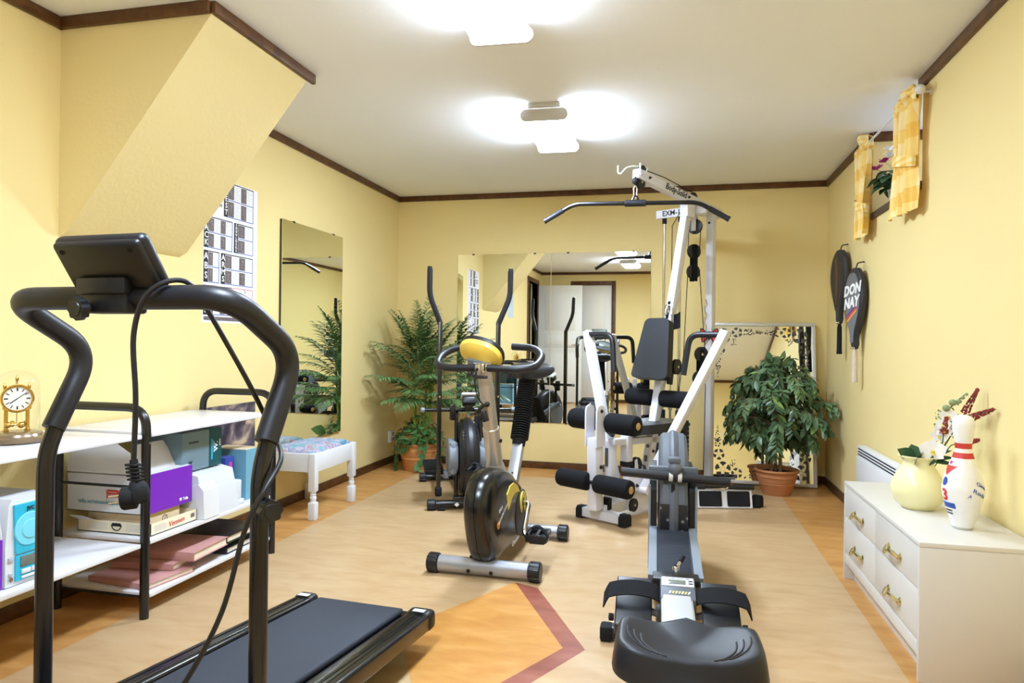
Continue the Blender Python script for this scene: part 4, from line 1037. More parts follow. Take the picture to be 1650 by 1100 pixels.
# snap hook and chain bits on the upright, ankle strap
t = thing('snap_hooks', 'pair of chrome snap hooks hung in the upright slot above the backrest', 'snap hook', gl(.005, .675, 1.27), GR)
for dx, a in ((-.012, .2), (.016, -.35)):
    m = MB(); L = [V(.014 * math.cos(q) , -.012, .034 * math.sin(q)) for q in [2 * PI * k / 20 for k in range(20)]]
    Rr = rot3(math.degrees(a), 'Y'); m.tube([Rr @ v + V(dx, 0, 0) for v in L], .0035, 8, closed=True); m.build('snap_hook', 'chrome', t)
t = thing('ankle_strap', 'short black webbing strap hanging behind the top of the backrest', 'strap', gl(.035, .70, 1.20), GR)
m = MB(); m.grid(lambda a, b: V(.0 + .045 * a, -.01 + .01 * math.sin(4 * a), -.06 + .10 * b + .015 * a), 6, 4, .006); m.build('webbing', 'foam_black', t)
# ornamental chain and butterfly on the rear column
t = thing('chain', 'thin chrome chain draped down the rear gym column', 'chain', gl(.01, 1.152, 1.36), GR)
m = MB()
for k in range(34):
    z = -.0125 * k; x = .008 * math.sin(k * .9); R = rot3(90 * (k % 2), 'Z')
    m = MB(); m.tube([V(x, 0, z) + R @ V(.005 * math.cos(q), 0, .009 * math.sin(q)) for q in [2 * PI * j / 10 for j in range(10)]], .0016, 5, closed=True); m.build('link', 'chrome', t)
bp = gl(.045, 1.145, 1.108)
t = thing('butterfly_ornament', 'red and black butterfly ornament clipped to the rear gym column', 'ornament', bp, 0)
for s in (-1, 1):
    w1 = [(0, 0), (s * .018, .028), (s * .045, .052), (s * .062, .050), (s * .060, .020), (s * .04, .004), (s * .055, -.018), (s * .050, -.048), (s * .030, -.046), (s * .010, -.02)]
    m = MB(); m.prism(w1, (0, .004, 0), (1, 0, 0), (0, 0, 1), (0, .004, 0)); wg = m.build('wing', 'dark_ink', t)
    m = MB(); m.prism([(s * .024, .026), (s * .045, .044), (s * .055, .042), (s * .052, .022), (s * .036, .012)], (0, .001, 0), (1, 0, 0), (0, 0, 1), (0, .003, 0)); m.build('wing_upper_patch', 'red_vivid', wg)
    m = MB(); m.prism([(s * .018, -.012), (s * .042, -.012), (s * .046, -.040), (s * .030, -.038)], (0, .001, 0), (1, 0, 0), (0, 0, 1), (0, .003, 0)); m.build('wing_lower_patch', 'red_vivid', wg)
m = MB(); m.ball((0, .003, 0), .008, (1, .8, 4), u=10, v=8); m.build('body', 'dark_ink', t)
# straight bar lying on the foot plate
t = thing('straight_pull_bar', 'short black straight bar lying across the white foot plate', 'exercise bar', (.285, 4.645, .138), 12)
m = MB(); m.cyl((-.24, 0, 0), (.21, 0, -.004), .012, 14); m.build('bar', 'black_gloss', t)
for a, b in ((-.24, -.10), (.075, .212)):
    m = MB(); m.cyl((a, 0, 0), (b, 0, -.003), .0165, 14, .003); m.build('grip', 'foam_grip', t)
m = MB(); m.tube(fillet([(.02, -.02, -.008), (-.06, -.03, -.015), (.03, -.035, -.008), (.05, -.02, .012), (.02, -.01, .016)], .01), .004, 8); m.build('snap_hook', 'chrome', t)
# ---------------------------------------------------------------- shelf unit along the left wall
t = thing('shelf_unit', 'long white shelf unit on black tube frames along the left wall', 'shelf', (0, 0, 0))
SXF, SXB = -1.92, -2.315
for y in (1.29, 2.205, 3.04):
    m = MB(); m.tube(fillet([(SXF, y, .0), (SXF, y, .785), (SXB, y, .785), (SXB, y, .0)], .085, 8), .0165, 14); fr = m.build('tube_frame', 'black_gloss', t)
    for z in (.487, .080):
        m = MB(); m.cyl((SXF, y, z), (SXB, y, z), .0055, 8); m.build('cross_rod', 'black_plastic', fr)
for y0, y1, zs in ((1.315, 2.18, (.688, .285)), (2.228, 3.018, (.690, .287, .086))):
    for z in zs:
        m = MB(); m.box(SXB - .035, SXF + .005, y0, y1, z - .016, z, r=.003); m.build('shelf_board', 'white_board', t)
for y in (2.18, 3.018):
    m = MB(); m.cyl((SXF + .006, y + .024, .655), (SXF + .018, y + .024, .655), .004, 10); m.build('screw', 'chrome', t)
ZT, ZM, ZL = .691, .2885, .0875
# anniversary clock under a glass dome
t = thing('anniversary_clock', 'brass pendulum clock under a glass dome on the top shelf', 'clock', (-2.175, 1.905, ZT), 52)
m = MB(); m.lathe([(.088, 0), (.092, .006), (.090, .014), (.078, .020), (.074, .028), (.066, .032), (0, .033)], (0, 0, 0), seg=40); m.build('base', 'wood_clock', t)
m = MB(); m.lathe([(.066, .030), (.066, .18), (.062, .205), (.048, .226), (.025, .237), (0, .240)], (0, 0, 0), seg=40, cap=False); m.build('glass_dome', 'clear_glass', t)
for x in (-.030, .030):
    m = MB(); m.cyl((x, .008, .032), (x, .008, .12), .006, 12); m.lathe([(.009, 0), (.009, .006), (.006, .008)], (x, .008, .033), seg=14); m.build('pillar', 'brass', t)
m = MB(); m.box(-.040, .040, -.010, .030, .108, .118, r=.002); m.box(-.033, .033, 0, .028, .118, .165, r=.003); m.build('movement', 'brass', t)
m = MB(); m.lathe([(.046, 0), (.048, .006), (.045, .012), (.040, .012), (.040, .006), (0, .006)], (0, -.004, .145), (0, -1, 0), 40); bz = m.build('bezel', 'brass', t)
m = MB(); m.lathe([(.040, 0), (0, .0005)], (0, -.0108, .145), (0, -1, 0), 36); m.build('dial', 'dial', t)
m = MB()
for k in range(12):
    a = 2 * PI * k / 12; m.rbox((.031 * math.sin(a), -.0118, .145 + .031 * math.cos(a)), (.0028 if k % 3 else .0045, .001, .011), rot3(math.degrees(a), 'Y'), .0003)
m.build('numerals', 'dark_ink', t)
for a, L, w in ((52, .034, .002), (232, .026, .003)):
    m = MB(); a = math.radians(a); m.beam((0, -.0125, .145), (L * math.sin(a), -.0125, .145 + L * math.cos(a)), w, .0008, up=(0, 1, 0), r=.0002); m.build('hand', 'dark_ink', t)
for x, z in ((-.034, .168), (0, .194), (.034, .168)):
    m = MB(); m.lathe([(.0045, 0), (.003, .008), (.0055, .014), (.005, .02), (.002, .026), (0, .03)], (x, .012, z), seg=12); m.build('finial', 'brass', t)
m = MB(); m.cyl((0, .01, .05), (0, .01, .108), .0015, 8)
for k in range(4): a = PI / 2 * k + .4; m.tube([(0, .01, .056), (.024 * math.cos(a), .01 + .024 * math.sin(a), .056)], .0018, 6); m.ball((.028 * math.cos(a), .01 + .028 * math.sin(a), .056), .0105, u=14, v=10)
m.build('pendulum', 'brass', t)
t = thing('carriage_clock', 'tiny gold ornamental clock standing on the top shelf behind the handlebar', 'clock', (-2.14, 2.01, ZT), 50)
m = MB(); m.box(-.026, .026, -.018, .018, 0, .007, r=.002); m.box(-.022, .022, -.015, .015, .007, .040, r=.002); m.box(-.026, .026, -.018, .018, .040, .046, r=.002); m.tube(fillet([(-.014, 0, .046), (-.010, 0, .060), (.010, 0, .060), (.014, 0, .046)], .006), .002, 8); m.build('case', 'brass', t)
m = MB(); m.lathe([(.012, 0), (.011, .002), (0, .002)], (0, -.015, .024), (0, -1, 0), 20); m.build('dial', 'dial', t)
# stereo and package on the left middle shelf
t = thing('stereo', 'white micro stereo with a turquoise disc lid on the middle shelf', 'stereo', (-1.945, 1.678, ZM), 90)
m = MB(); m.prism([(0, 0), (.165, 0), (.165, .12), (.155, .245), (.145, .262), (.020, .262), (.010, .245), (0, .12)], (0, .27, 0), (1, 0, 0), (0, 0, 1), (0, -.262, 0), .006); m.build('body', 'stereo_white', t)
m = MB(); m.prism([(.030, .095), (.118, .095), (.123, .245), (.022, .245)], (0, .008, 0), (1, 0, 0), (0, 0, 1), (0, -.008, 0), .003); m.prism([(.030, .012), (.118, .012), (.118, .090), (.030, .090)], (0, .008, 0), (1, 0, 0), (0, 0, 1), (0, -.006, 0), .002); m.build('front_panel', 'cyan', t)
m = MB(); m.lathe([(.052, 0), (.050, .003), (.030, .003), (.028, .006), (0, .007)], (.074, 0, .165), (0, -1, 0), 40); m.build('disc_lid', 'cyan_light', t)
m = MB(); m.text('JVC', .016, (.074, -.0025, .228), (1, 0, 0), (0, 0, 1), bold=.0007); m.build('brand_lettering', 'dark_ink', t)
m = MB(); m.box(.045, .112, -.001, .003, .052, .084, r=.001); m.build('display', 'lcd', t)
for x0, z0, w, h in ((.048, .030, .03, .014), (.082, .030, .03, .014), (.048, .016, .064, .008)):
    m = MB(); m.box(x0, x0 + w, -.003, .003, z0, z0 + h, r=.002); m.build('button', 'stereo_white', t)
for x0, z0, w in ((.008, .075, .014), (.010, .032, .010)):
    m = MB(); m.box(x0, x0 + w, .002, .012, z0, z0 + w, r=.002); m.build('button', 'stereo_grey', t)
m = MB(); m.lathe([(.008, 0), (.007, .006), (0, .006)], (.016, .009, .022), (0, -1, 0), 16); m.build('knob', 'chrome', t)
m = MB(); m.box(.02, .145, .06, .22, .2605, .266, r=.002); m.box(.03, .06, .10, .13, .265, .268, r=.001); m.build('top_vent', 'stereo_grey', t)
def telia(name, label, loc, rz, w, d, h, flap=False, words=False):
    t = thing(name, label, 'box', loc, rz)
    m = MB(); th = .003
    m.mi = 0
    m.box(0, w, d - th, d, 0, h); m.box(0, th, 0, d, 0, h); m.box(w - th, w, 0, d, 0, h); m.box(0, w, 0, d, 0, th)
    m.mi = 1; m.box(-.0005, w + .0005, -.0005, th, 0, h); m.mi = 0
    bx = m.build('box_body', ['telia_white', 'telia_purple'], t)
    m = MB(); m.prism([(.004, 0), (w - .004, 0), (w - .004, .0025), (.004, .0025)], (0, 0, h), (1, 0, 0), (0, 0, 1), (0, d, -.01)); m.build('top_flap', 'telia_white', t)
    return t, bx
t, bx = telia('carton_box', 'tall white and purple carton at the left edge on the middle shelf', (-1.955, 1.515, ZM), 90, .155, .30, .15)
m = MB(); m.prism([(0, 0), (.30, 0), (.28, .12), (.02, .12)], (0, .0, .15), (0, 1, 0), (0, 0, 1), (.003, 0, 0)); m.prism([(0, 0), (.30, 0), (.28, .12), (.02, .12)], (.152, .0, .15), (0, 1, 0), (0, 0, 1), (.003, 0, 0)); m.build('open_flap', 'telia_white', t)
# big carton on a cardboard box and tray
t = thing('cardboard_tray', 'shallow cream cardboard tray with printed sides on the middle shelf', 'box', (-1.945, 2.262, ZM), 90)
m = MB(); w, d, h, th = .262, .335, .046, .003
m.box(0, w, 0, th, 0, h); m.box(0, w, d - th, d, 0, h); m.box(0, th, 0, d, 0, h); m.box(w - th, w, 0, d, 0, h); m.box(0, w, 0, d, 0, th)
tb = m.build('tray_body', 'cream_card', t)
m = MB(); m.prism([(0, 0), (.31, 0), (.34, .05), (.0, .05)], (.0, .014, .044), (0, 1, 0), (-.62, .0, .40), (0, 0, .002)) if 0 else m.prism([(.26, 0), (.335, 0), (.335, .05), (.28, .05)], (0, 0, .044), (0, 1, 0), (-.75, 0, .45), (0, 0, .003)); m.build('tray_flap', 'telia_white', t)
m = MB(); m.text('Vennen', .030, (.14, -.001, .023), (1, 0, .05), (-.05, 0, 1), shear=.3); m.build('red_lettering', 'red_ink', t)
m = MB(); m.box(.225, .245, -.0012, 0, .018, .034); m.build('barcode', 'photo_dark', t)
m = MB()
for k in range(3):
    for j in range(5): m.box(.02 + .022 * k, .038 + .022 * k, -.001, 0, .012 + .005 * j, .0135 + .005 * j)
for k in range(5): m.box(-.001, 0, .04, .11, .012 + .006 * k, .0135 + .006 * k); m.box(-.001, 0, .20, .29, .012 + .006 * k, .0135 + .006 * k)
m.build('small_print', 'print_grey', t)
m = MB(); m.prism(arc(.155, .034, .020, .024, PI, 2 * PI), (0, 0, 0), (0, 1, 0), (0, 0, 1), (-.0012, 0, 0)); m.prism([(.130, .028), (.180, .028), (.174, .040), (.136, .040)], (0, 0, 0), (0, 1, 0), (0, 0, 1), (-.001, 0, 0)); m.build('side_emblem', 'dark_ink', t)
t = thing('cardboard_box', 'plain beige cardboard box sitting in the cream tray', 'box', (-1.985, 2.285, ZM + .004), 90)
m = MB(); m.box(0, .185, 0, .27, 0, .072, r=.002); m.build('box_body', 'cardboard', t)
m = MB(); m.prism(arc(.10, .035, .012, .014, 0, 6.28), (0, -.001, 0), (1, 0, 0), (0, 0, 1), (0, .001, 0)); m.beam((.094, -.0008, .024), (.108, -.0008, .046), .002, .0006, up=(0, 1, 0)); m.build('print_mark', 'dark_ink', t)
t = thing('carton_box', 'open white and purple telecom carton on top of the beige box', 'box', (-1.972, 2.262, ZM + .0775), 90)
w, d, h, th = .262, .362, .152, .003
m = MB(); m.box(0, w, d - th, d, 0, h); m.box(0, th, 0, d, 0, h); m.box(w - th, w, 0, d, 0, h); m.box(0, w, 0, d, 0, th); m.box(0, w, 0, d, h - .004, h - .001); m.build('box_body', 'telia_white', t)
m = MB(); m.box(-.0005, w + .0005, -.002, .001, .0, h); m.build('purple_front', 'telia_purple', t)
m = MB(); m.prism([(.0, .0), (d, 0), (d - .02, .122), (.14, .122), (.03, .06)], (0, 0, h), (0, 1, 0), (-.0, 0, 1), (.003, 0, 0)); m.build('side_flap', 'telia_white', t)
m = MB(); m.prism([(.02, .0), (w, 0), (w - .035, .118), (.06, .118)], (0, .06, h - .002), (1, 0, 0), (0, .45, .89), (0, .003, 0)); m.prism([(.0, .0), (.20, 0), (.17, .115), (.03, .115)], (w - .003, .06, h), (0, 1, 0), (-.12, 0, .99), (.003, 0, 0)); m.build('back_flap', 'telia_white', t)
m = MB(); m.text('Telia', .016, (.222, -.0028, .020), (1, 0, 0), (0, 0, 1), bold=.0005); m.ball((.195, -.002, .021), .007, (1, .15, 1), u=12, v=8); m.build('front_logo', 'white_ink', t)
m = MB(); m.text('telia.se/minasidorpaarbetet', .0235, (-.001, .185, .040), (0, -1, 0), (0, 0, 1), sx=.95); m.build('side_lettering', 'teal_ink', t)
m = MB(); m.prism(rounded([(.118, .062), (.175, .062), (.175, .090), (.118, .090)], .004), (-.0015, 0, 0), (0, 1, 0), (0, 0, 1), (.0015, 0, 0)); m.prism([(.165, .063), (.175, .063), (.175, .052)], (-.0015, 0, 0), (0, 1, 0), (0, 0, 1), (.0015, 0, 0)); rb = m.build('red_bubble', 'red_ink', t)
m = MB(); m.text('Det du vill veta', .0065, (-.0022, .147, .081), (0, -1, 0), (0, 0, 1)); m.text('svarar gör vi också', .0065, (-.0022, .147, .071), (0, -1, 0), (0, 0, 1)); m.build('bubble_text', 'white_ink', rb)
# compact printer
t = thing('printer', 'pale grey compact printer with rounded top on the middle shelf', 'printer', (-1.925, 2.535, ZM), 90)
m = MB(); m.prism([(0, 0), (.36, 0), (.36, .17), (.10, .19), (.03, .175), (0, .05)], (.005, .0, 0), (0, 1, 0), (0, 0, 1), (.235, 0, 0), .012); m.build('body', 'printer_grey', t)
m = MB(); m.prism([(-.012, 0), (.10, 0), (.10, .13), (.02, .145), (-.006, .12)], (-.005, 0, 0), (0, 1, 0), (0, 0, 1), (.10, 0, 0), .006); m.build('paper_tray', 'stereo_white', t)
m = MB(); m.rbox((.03, .13, .182), (.03, .02, .012), None, .002); m.build('paper_guide', 'stereo_grey', t)
t = thing('electronics_box', 'steel blue gift carton with teal end lying on the printer', 'box', (-2.0, 2.50, ZM + .1935), 90)
m = MB(); m.box(0, .255, 0, .24, 0, .165, r=.002); m.build('box_body', 'box_steel', t)
m = MB(); m.box(.17, .2555, -.001, .10, .0, .1655, r=.001); te = m.build('teal_end', 'box_teal', t)
m = MB(); m.box(.184, .194, -.002, 0, .03, .12, r=.0005); m.build('cyan_label', 'cyan', te)
m = MB(); m.text('W.', .034, (.216, -.0015, .085), (0, 0, 1), (-1, 0, 0), bold=.001); m.text('WALKMAN', .010, (.202, -.0015, .085), (0, 0, 1), (-1, 0, 0)); m.text('SONY', .011, (.243, -.0015, .10), (0, 0, 1), (-1, 0, 0), bold=.0005); m.build('end_lettering', 'white_ink', te)
m = MB(); m.text('W', .024, (.05, -.0006, .035), (1, 0, 0), (0, 0, 1)); m.text('WALKMAN', .012, (.07, -.0006, .12), (1, 0, 0), (0, 0, 1)); m.build('side_lettering', 'dark_ink', t)
t = thing('small_device', 'small pale grey box shaped device beside the printer', 'device', (-1.94, 2.785, ZM), 90)
m = MB(); m.box(0, .062, 0, .10, 0, .022, r=.004); m.box(.005, .055, .01, .09, .022, .110, r=.006); m.build('body', 'printer_grey', t)
t = thing('software_box', 'deep blue slim carton with pink spot standing beside the teal box', 'box', (-1.99, 2.800, ZM + .004), 90)
m = MB(); m.box(0, .066, .02, .12, 0, .205, r=.002); m.build('box_body', 'box_blue', t)
m = MB(); m.ball((.038, .0195, .165), .016, (.8, .1, 1.2), u=16, v=10); m.build('pink_spot', 'petal_pink', t)
m = MB(); m.text('Video', .018, (.02, .0192, .10), (0, 0, 1), (-1, 0, 0)); m.build('lettering', 'white_ink', t)
t = thing('pale_blue_box', 'sky blue carton standing at the far end of the middle shelf', 'box', (-1.965, 2.892, ZM), 90)
m = MB(); m.prism([(0, 0), (.115, 0), (.115, .235), (.0, .235)], (0, 0, 0), (1, 0, 0), (0, 0, 1), (0, .19, 0), .002); m.build('box_body', 'box_sky', t)
m = MB(); m.box(.003, .112, .005, .185, .2345, .237); m.build('carton_lid', 'cardboard', t)
m = MB(); m.text('ABC', .014, (.085, -.001, .025), (1, 0, 0), (0, 0, 1), bold=.0007); m.build('lettering', 'dark_ink', t)
t = thing('animal_picture', 'unframed dark picture of a flowing mane behind the boxes against the wall', 'picture', (-2.352, 3.058, 0), 90)
m = MB(); m.box(0, .47, -.010, 0, .17, .69, r=.001); m.build('panel', 'wild_print', t)
# albums on the bottom shelf
def album(label, loc, rz, w, d, h, cov, tilt=0, group=None, name='photo_album'):
    t = thing(name, label, 'album', loc, rz, group)
    m = MB(); m.box(0, w, 0, d, 0, .003, r=.001); m.box(0, w, 0, d, h - .003, h, r=.001)
    m.box(0, .004, 0, d, 0, h, r=.0015); m.build('cover', cov, t)
    m = MB(); m.box(.005, w - .006, .006, d - .006, .0035, h - .0035); m.build('pages', 'pages', t)
    if tilt: t.rotation_euler.x = math.radians(tilt)
    return t
# local x of an album runs away from its spine
album('pink photo album lying slightly open, nearest the frame leg on the bottom shelf', (-1.945, 2.245, ZL), 84, .24, .30, .022, 'album_pink')
album('pink photo album with page edges showing, under another pink album', (-1.96, 2.405, ZL + .0235), 97, .27, .27, .026, 'album_pink')
album('thick pink photo album on top of the pink pile, bottom shelf', (-1.90, 2.452, ZL + .0505), 94, .245, .30, .036, 'album_pink')
album('navy photo album at the bottom of the dark pile, bottom shelf', (-1.935, 2.715, ZL), 92, .26, .30, .026, 'album_navy')
album('green spined photo album in the middle of the dark pile', (-1.965, 2.722, ZL + .0265), 92, .23, .28, .026, 'album_green')
album('black photo album on top of the dark pile, bottom shelf', (-1.925, 2.70, ZL + .053), 91, .27, .29, .030, 'album_black')
# magazines and carton on the near end of the top shelf (seen in the back mirror)
t = thing('magazine_stack', 'stack of grey magazines seen only in the back wall mirror', 'magazines', (-2.28, 1.36, ZT), 0)
for k in range(7):
    m = MB(); m.rbox((.13 + .006 * math.sin(k * 2.1), .12 + .005 * math.cos(k * 3), .006 + .0121 * k), (.22, .28, .0115), rot3(3 * math.sin(k * 1.7), 'Z'), .002); m.build('magazine', 'print_grey' if k % 2 else 'photo_grey', t)
# ---------------------------------------------------------------- bench
t = thing('bench', 'white bench with turned legs and a blue marbled cushion by the mirror', 'bench', (-2.195, 3.905, 0))
hx, hy = .172, .265
for sx in (-1, 1):
    for sy in (-1, 1):
        x, y = sx * (hx - .022), sy * (hy - .022)
        m = MB(); m.box(x - .022, x + .022, y - .022, y + .022, .165, .385, r=.004)
        m.lathe([(.016, 0), (.018, .004), (.018, .010), (.013, .013), (.019, .019), (.019, .034), (.013, .038), (.017, .044), (.017, .050), (.013, .054), (.018, .060), (.018, .066)], (x, y, .10), seg=20)
        m.rbox((x, y, .052), (.046, .046, .104), None, .006); m.build('leg', 'white_paint', t)
m = MB()
m.box(hx - .032, hx - .010, -hy + .03, hy - .03, .275, .383, r=.002); m.box(-hx + .010, -hx + .032, -hy + .03, hy - .03, .275, .383, r=.002)
m.box(-hx + .03, hx - .03, -hy + .010, -hy + .032, .275, .383, r=.002); m.box(-hx + .03, hx - .03, hy - .032, hy - .010, .275, .383, r=.002); m.build('apron', 'white_paint', t)
m = MB(); m.box(-hx + .02, hx - .02, -hy + .02, hy - .02, .366, .378); m.build('seat_board', 'white_paint', t)
m = MB()
def cf(a, b):
    x = -1 + 2 * a; y = -1 + 2 * b; e = (1 - abs(x) ** 6) * (1 - abs(y) ** 6)
    return V(x * (hx - .018), y * (hy - .018), .380 + .034 * max(0, e) ** .45 + .003 * math.sin(9 * y) * e)
m.grid(cf, 20, 26); m.build('cushion', 'cushion_fabric', t, angle=80)
# ---------------------------------------------------------------- dresser
t = thing('dresser', 'low cream white dresser with four drawers by the right wall', 'dresser', (0, 0, 0))
DX0, DX1, DY_0, DY_1, DH = .745, 1.095, 2.407, 3.409, .438
m = MB(); m.box(DX0, DX1, DY_0, DY_1, DH - .016, DH, r=.002); m.build('top', 'dresser_white', t)
for y0, y1 in ((DY_0, DY_0 + .016), (DY_1 - .016, DY_1)):
    m = MB(); m.box(DX0 + .001, DX1, y0, y1, 0, DH - .0165, r=.001); m.build('side_panel', 'dresser_white', t)
m = MB(); m.box(DX0 + .02, DX1, DY_0 + .016, DY_1 - .016, .07, .10); m.box(DX0 + .025, DX0 + .03, DY_0 + .016, DY_1 - .016, .10, DH - .02); m.box(DX1 - .006, DX1, DY_0, DY_1, .05, DH - .02); cb = m.build('carcass', 'seam_dark', t)
m = MB(); m.box(DX0 + .004, DX0 + .02, DY_0 + .018, DY_1 - .018, .074, .119, r=.001); m.build('bottom_rail', 'dresser_white', t)
m = MB(); m.box(DX0 + .04, DX0 + .055, DY_0 + .018, DY_1 - .018, .0, .074, r=.001); m.build('plinth', 'dresser_white', t)
ym = (DY_0 + DY_1) / 2
for y0, y1 in ((DY_0 + .018, ym - .0015), (ym + .0015, DY_1 - .018)):
    for z0, z1 in ((.125, .2800), (.2858, DH - .0192)):
        m = MB(); m.box(DX0 + .003, DX0 + .02, y0, y1, z0, z1, r=.001); dr = m.build('drawer', 'dresser_white', t)
        yc = (y0 + y1) / 2; zc = (z0 + z1) / 2 - .02
        m = MB(); pts = []
        for k in range(13):
            u = k / 12; pts.append((DX0 - .004 - .022 * math.sin(PI * u) ** .7, yc - .065 + .13 * u, zc + .012 * math.sin(2 * PI * u)))
        m.tube(spline(pts, 3), [.0045 + .0030 * abs(math.cos(PI * k / 36)) for k in range(37)], 10)
        for s in (-1, 1): m.lathe([(.013, 0), (.011, .003), (.007, .006), (.006, .012)], (DX0 + .004, yc + s * .065, zc - s * .0), (-1, 0, 0), 16, sy=1.3)
        m.build('handle', 'handle_brass', dr, label='curved pale brass handle')
# ---------------------------------------------------------------- vase + flowers
VX, VY = .895, 2.915
m = MB(); pr = [(.050, 0), (.054, .004), (.078, .025), (.092, .055), (.0935, .075), (.086, .105), (.070, .135), (.055, .158), (.051, .170), (.053, .180), (.062, .190), (.067, .194), (.0675, .198), (.064, .199), (.058, .194), (.048, .175), (.048, .150), (.06, .10), (.05, .02), (0, .015)]
m.lathe([(r_ , z_) for r_, z_ in pr], (0, 0, 0), seg=44); vo = m.build('vase', 'vase_glaze', loc=(VX, VY, DH + .0005)); tag(vo, 'round pale yellow vase with a wide lip on the dresser', 'vase')
ZV = DH + .19
def stem(m, a, b, bend=.03, r=.0022):
    a = Vector(a); b = Vector(b); mid = a.lerp(b, .5) + V(0, 0, bend); L = spline([a, mid, b], 6); m.tube(L, r, 6); return L
base_p = V(VX, VY, ZV - .12)
def flower(name, label, cat, group=None):
    return thing(name, label, cat, base_p, 0, group)
def orchid_bloom(par, c, n, r):
    n = Vector(n).normalized(); a = n.cross(V(0, 0, 1)).normalized(); b = a.cross(n).normalized()
    if b.z < 0: b = -b
    m = MB()
    for ang, k, w in ((90, 1.0, .8), (-35, .95, .75), (215, .95, .75), (20, 1.05, 1.25), (160, 1.05, 1.25)):
        q = math.radians(ang); d = a * math.cos(q) + b * math.sin(q)
        m.leaf(c, d + n * .22, r * k, r * w, n, fold=-.15)
    o = m.build('blossom', 'petal_white', par)
    m = MB(); m.ball(c + n * r * .12 - b * r * .05, r * .16, (1, 1, .8), u=10, v=8); m.leaf(c + n * r * .1, -b + n * .6, r * .4, r * .3, n); m.build('blossom_lip', 'yellow_decal', o)
t = flower('orchid_stem', 'artificial white orchid stem with green buds in the yellow vase', 'flower')
B = lambda x, y, z: V(x, y, z) - base_p
m = MB(); L = spline([B(VX, VY, ZV - .12), B(.93, 2.905, .66), B(.955, 2.90, .75), B(.985, 2.895, .81), B(1.015, 2.885, .85), B(1.035, 2.88, .872)], 6); m.tube(L, .0026, 7); m.build('stem', 'dark_leaf', t)
cv = V(-.25, -1, .1)
for p_, r_ in ((B(.928, 2.868, .662), .047), (B(.968, 2.88, .738), .032), (B(.955, 2.885, .715), .030), (B(.985, 2.885, .792), .030), (B(.965, 2.875, .76), .026)): orchid_bloom(t, p_, cv, r_)
m = MB()
for p_, r_ in ((B(.978, 2.885, .822), .013), (B(.999, 2.885, .843), .013), (B(1.018, 2.882, .848), .009), (B(1.03, 2.88, .862), .007), (B(1.042, 2.88, .875), .006)):
    m = MB(); m.ball(p_, r_, (1.1, .9, .95), u=12, v=9); m.build('bud', 'sage', t)
for d, L_, w in ((V(-.75, -.15, .75), .10, .055), (V(-.25, -.75, .55), .10, .065), (V(.35, -.6, .35), .085, .04), (V(-.1, .4, .8), .09, .05)):
    m = MB(); m.leaf(B(VX, VY, ZV - .02) + d * .01, d, L_, w, V(0, -.9, .4), fold=.2, droop=.25); m.build('leaf', 'dark_leaf', t)
spikes = [((.99, 2.90, .70), (1.04, 2.895, .80), (1.082, 2.885, .897), 'upright', .105), ((1.0, 2.90, .72), (1.05, 2.86, .79), (1.092, 2.775, .832), 'leaning right towards the wall', .11), ((.955, 2.88, .66), (.968, 2.878, .73), (.975, 2.875, .79), 'short, in front of white blooms', .062), ((.98, 2.89, .66), (1.01, 2.885, .69), (1.075, 2.85, .712), 'low, pointing right behind the pin', .05)]
for a, b, c, how, ln in spikes:
    t = flower('amaranth_stem', 'dried dark red amaranth spike in the vase, %s' % how, 'flower', 'red flower spikes in the vase')
    m = MB(); L = spline([B(VX, VY, ZV - .12), B(*a), B(*b), B(*c)], 8); m.tube(L, .002, 6); m.build('stem', 'dark_leaf', t)
    m = MB(); e = B(*c); d = (e - B(*b)).normalized(); st = e - d * ln
    for k in range(170):
        u = random.random(); R_ = .013 * (1 - u * .75); q = random.uniform(0, 6.28); s1 = d.cross(V(.2, 1, .1)).normalized(); s2 = d.cross(s1)
        m.ball(st + d * ln * u + (s1 * math.cos(q) + s2 * math.sin(q)) * R_, random.uniform(.0022, .0042), u=6, v=4)
    m.build('flower_spike', 'amaranth', t)
t = flower('filler_sprig', 'grey green filler sprig between the orchid and the red spikes', 'flower')
m = MB(); m.tube(spline([B(VX, VY, ZV - .12), B(.95, 2.91, .68), B(.99, 2.91, .77)], 6), .0022, 6); m.build('stem', 'dark_leaf', t)
m = MB()
for k in range(120): m.ball(B(.99, 2.91, .77) + V(random.gauss(0, .018), random.gauss(0, .012), random.gauss(0, .026)), random.uniform(.002, .0045), u=6, v=4)
m.build('seed_head', 'sage', t)
m = MB()
for d in (V(.9, -.2, .35), V(.7, .1, .5), V(1, -.3, .1), V(.5, -.1, .9), V(.75, -.2, .6)):
    m = MB(); m.leaf(B(.915, 2.905, .62), d, .11, .022, V(0, -.7, .6), fold=.2, droop=.2); m.build('leaf', 'dark_leaf', t)
# ---------------------------------------------------------------- bowling pin
PX_, PY_ = .945, 2.632
t = thing('bowling_pin', 'worn white bowling pin with two red neck bands on the dresser', 'bowling pin', (PX_, PY_, DH + .0005))
prf = [(.0, 0), (.027, 0), (.0305, .004), (.036, .022), (.046, .057), (.0545, .088), (.0605, .114), (.0625, .135), (.0600, .149), (.052, .184), (.0395, .219), (.0315, .240), (.0262, .257), (.0240, .272), (.0245, .285), (.0275, .300), (.0318, .327), (.0335, .346), (.0325, .360), (.027, .373), (.016, .380), (0, .3825)]
def pin_r(z):
    for (r0, z0), (r1, z1) in zip(prf[1:], prf[2:]):
        if z0 <= z <= z1: return r0 + (r1 - r0) * (z - z0) / max(1e-6, z1 - z0)
    return .03
ps = spline([V(a, b, 0) for a, b in prf[1:]], 3)
m = MB(); m.lathe([(0, 0)] + [(max(0, p_.x), p_.y) for p_ in ps[:-1]] + [(0, .3825)], seg=48); pn = m.build('body', 'pin_white', t, angle=60)
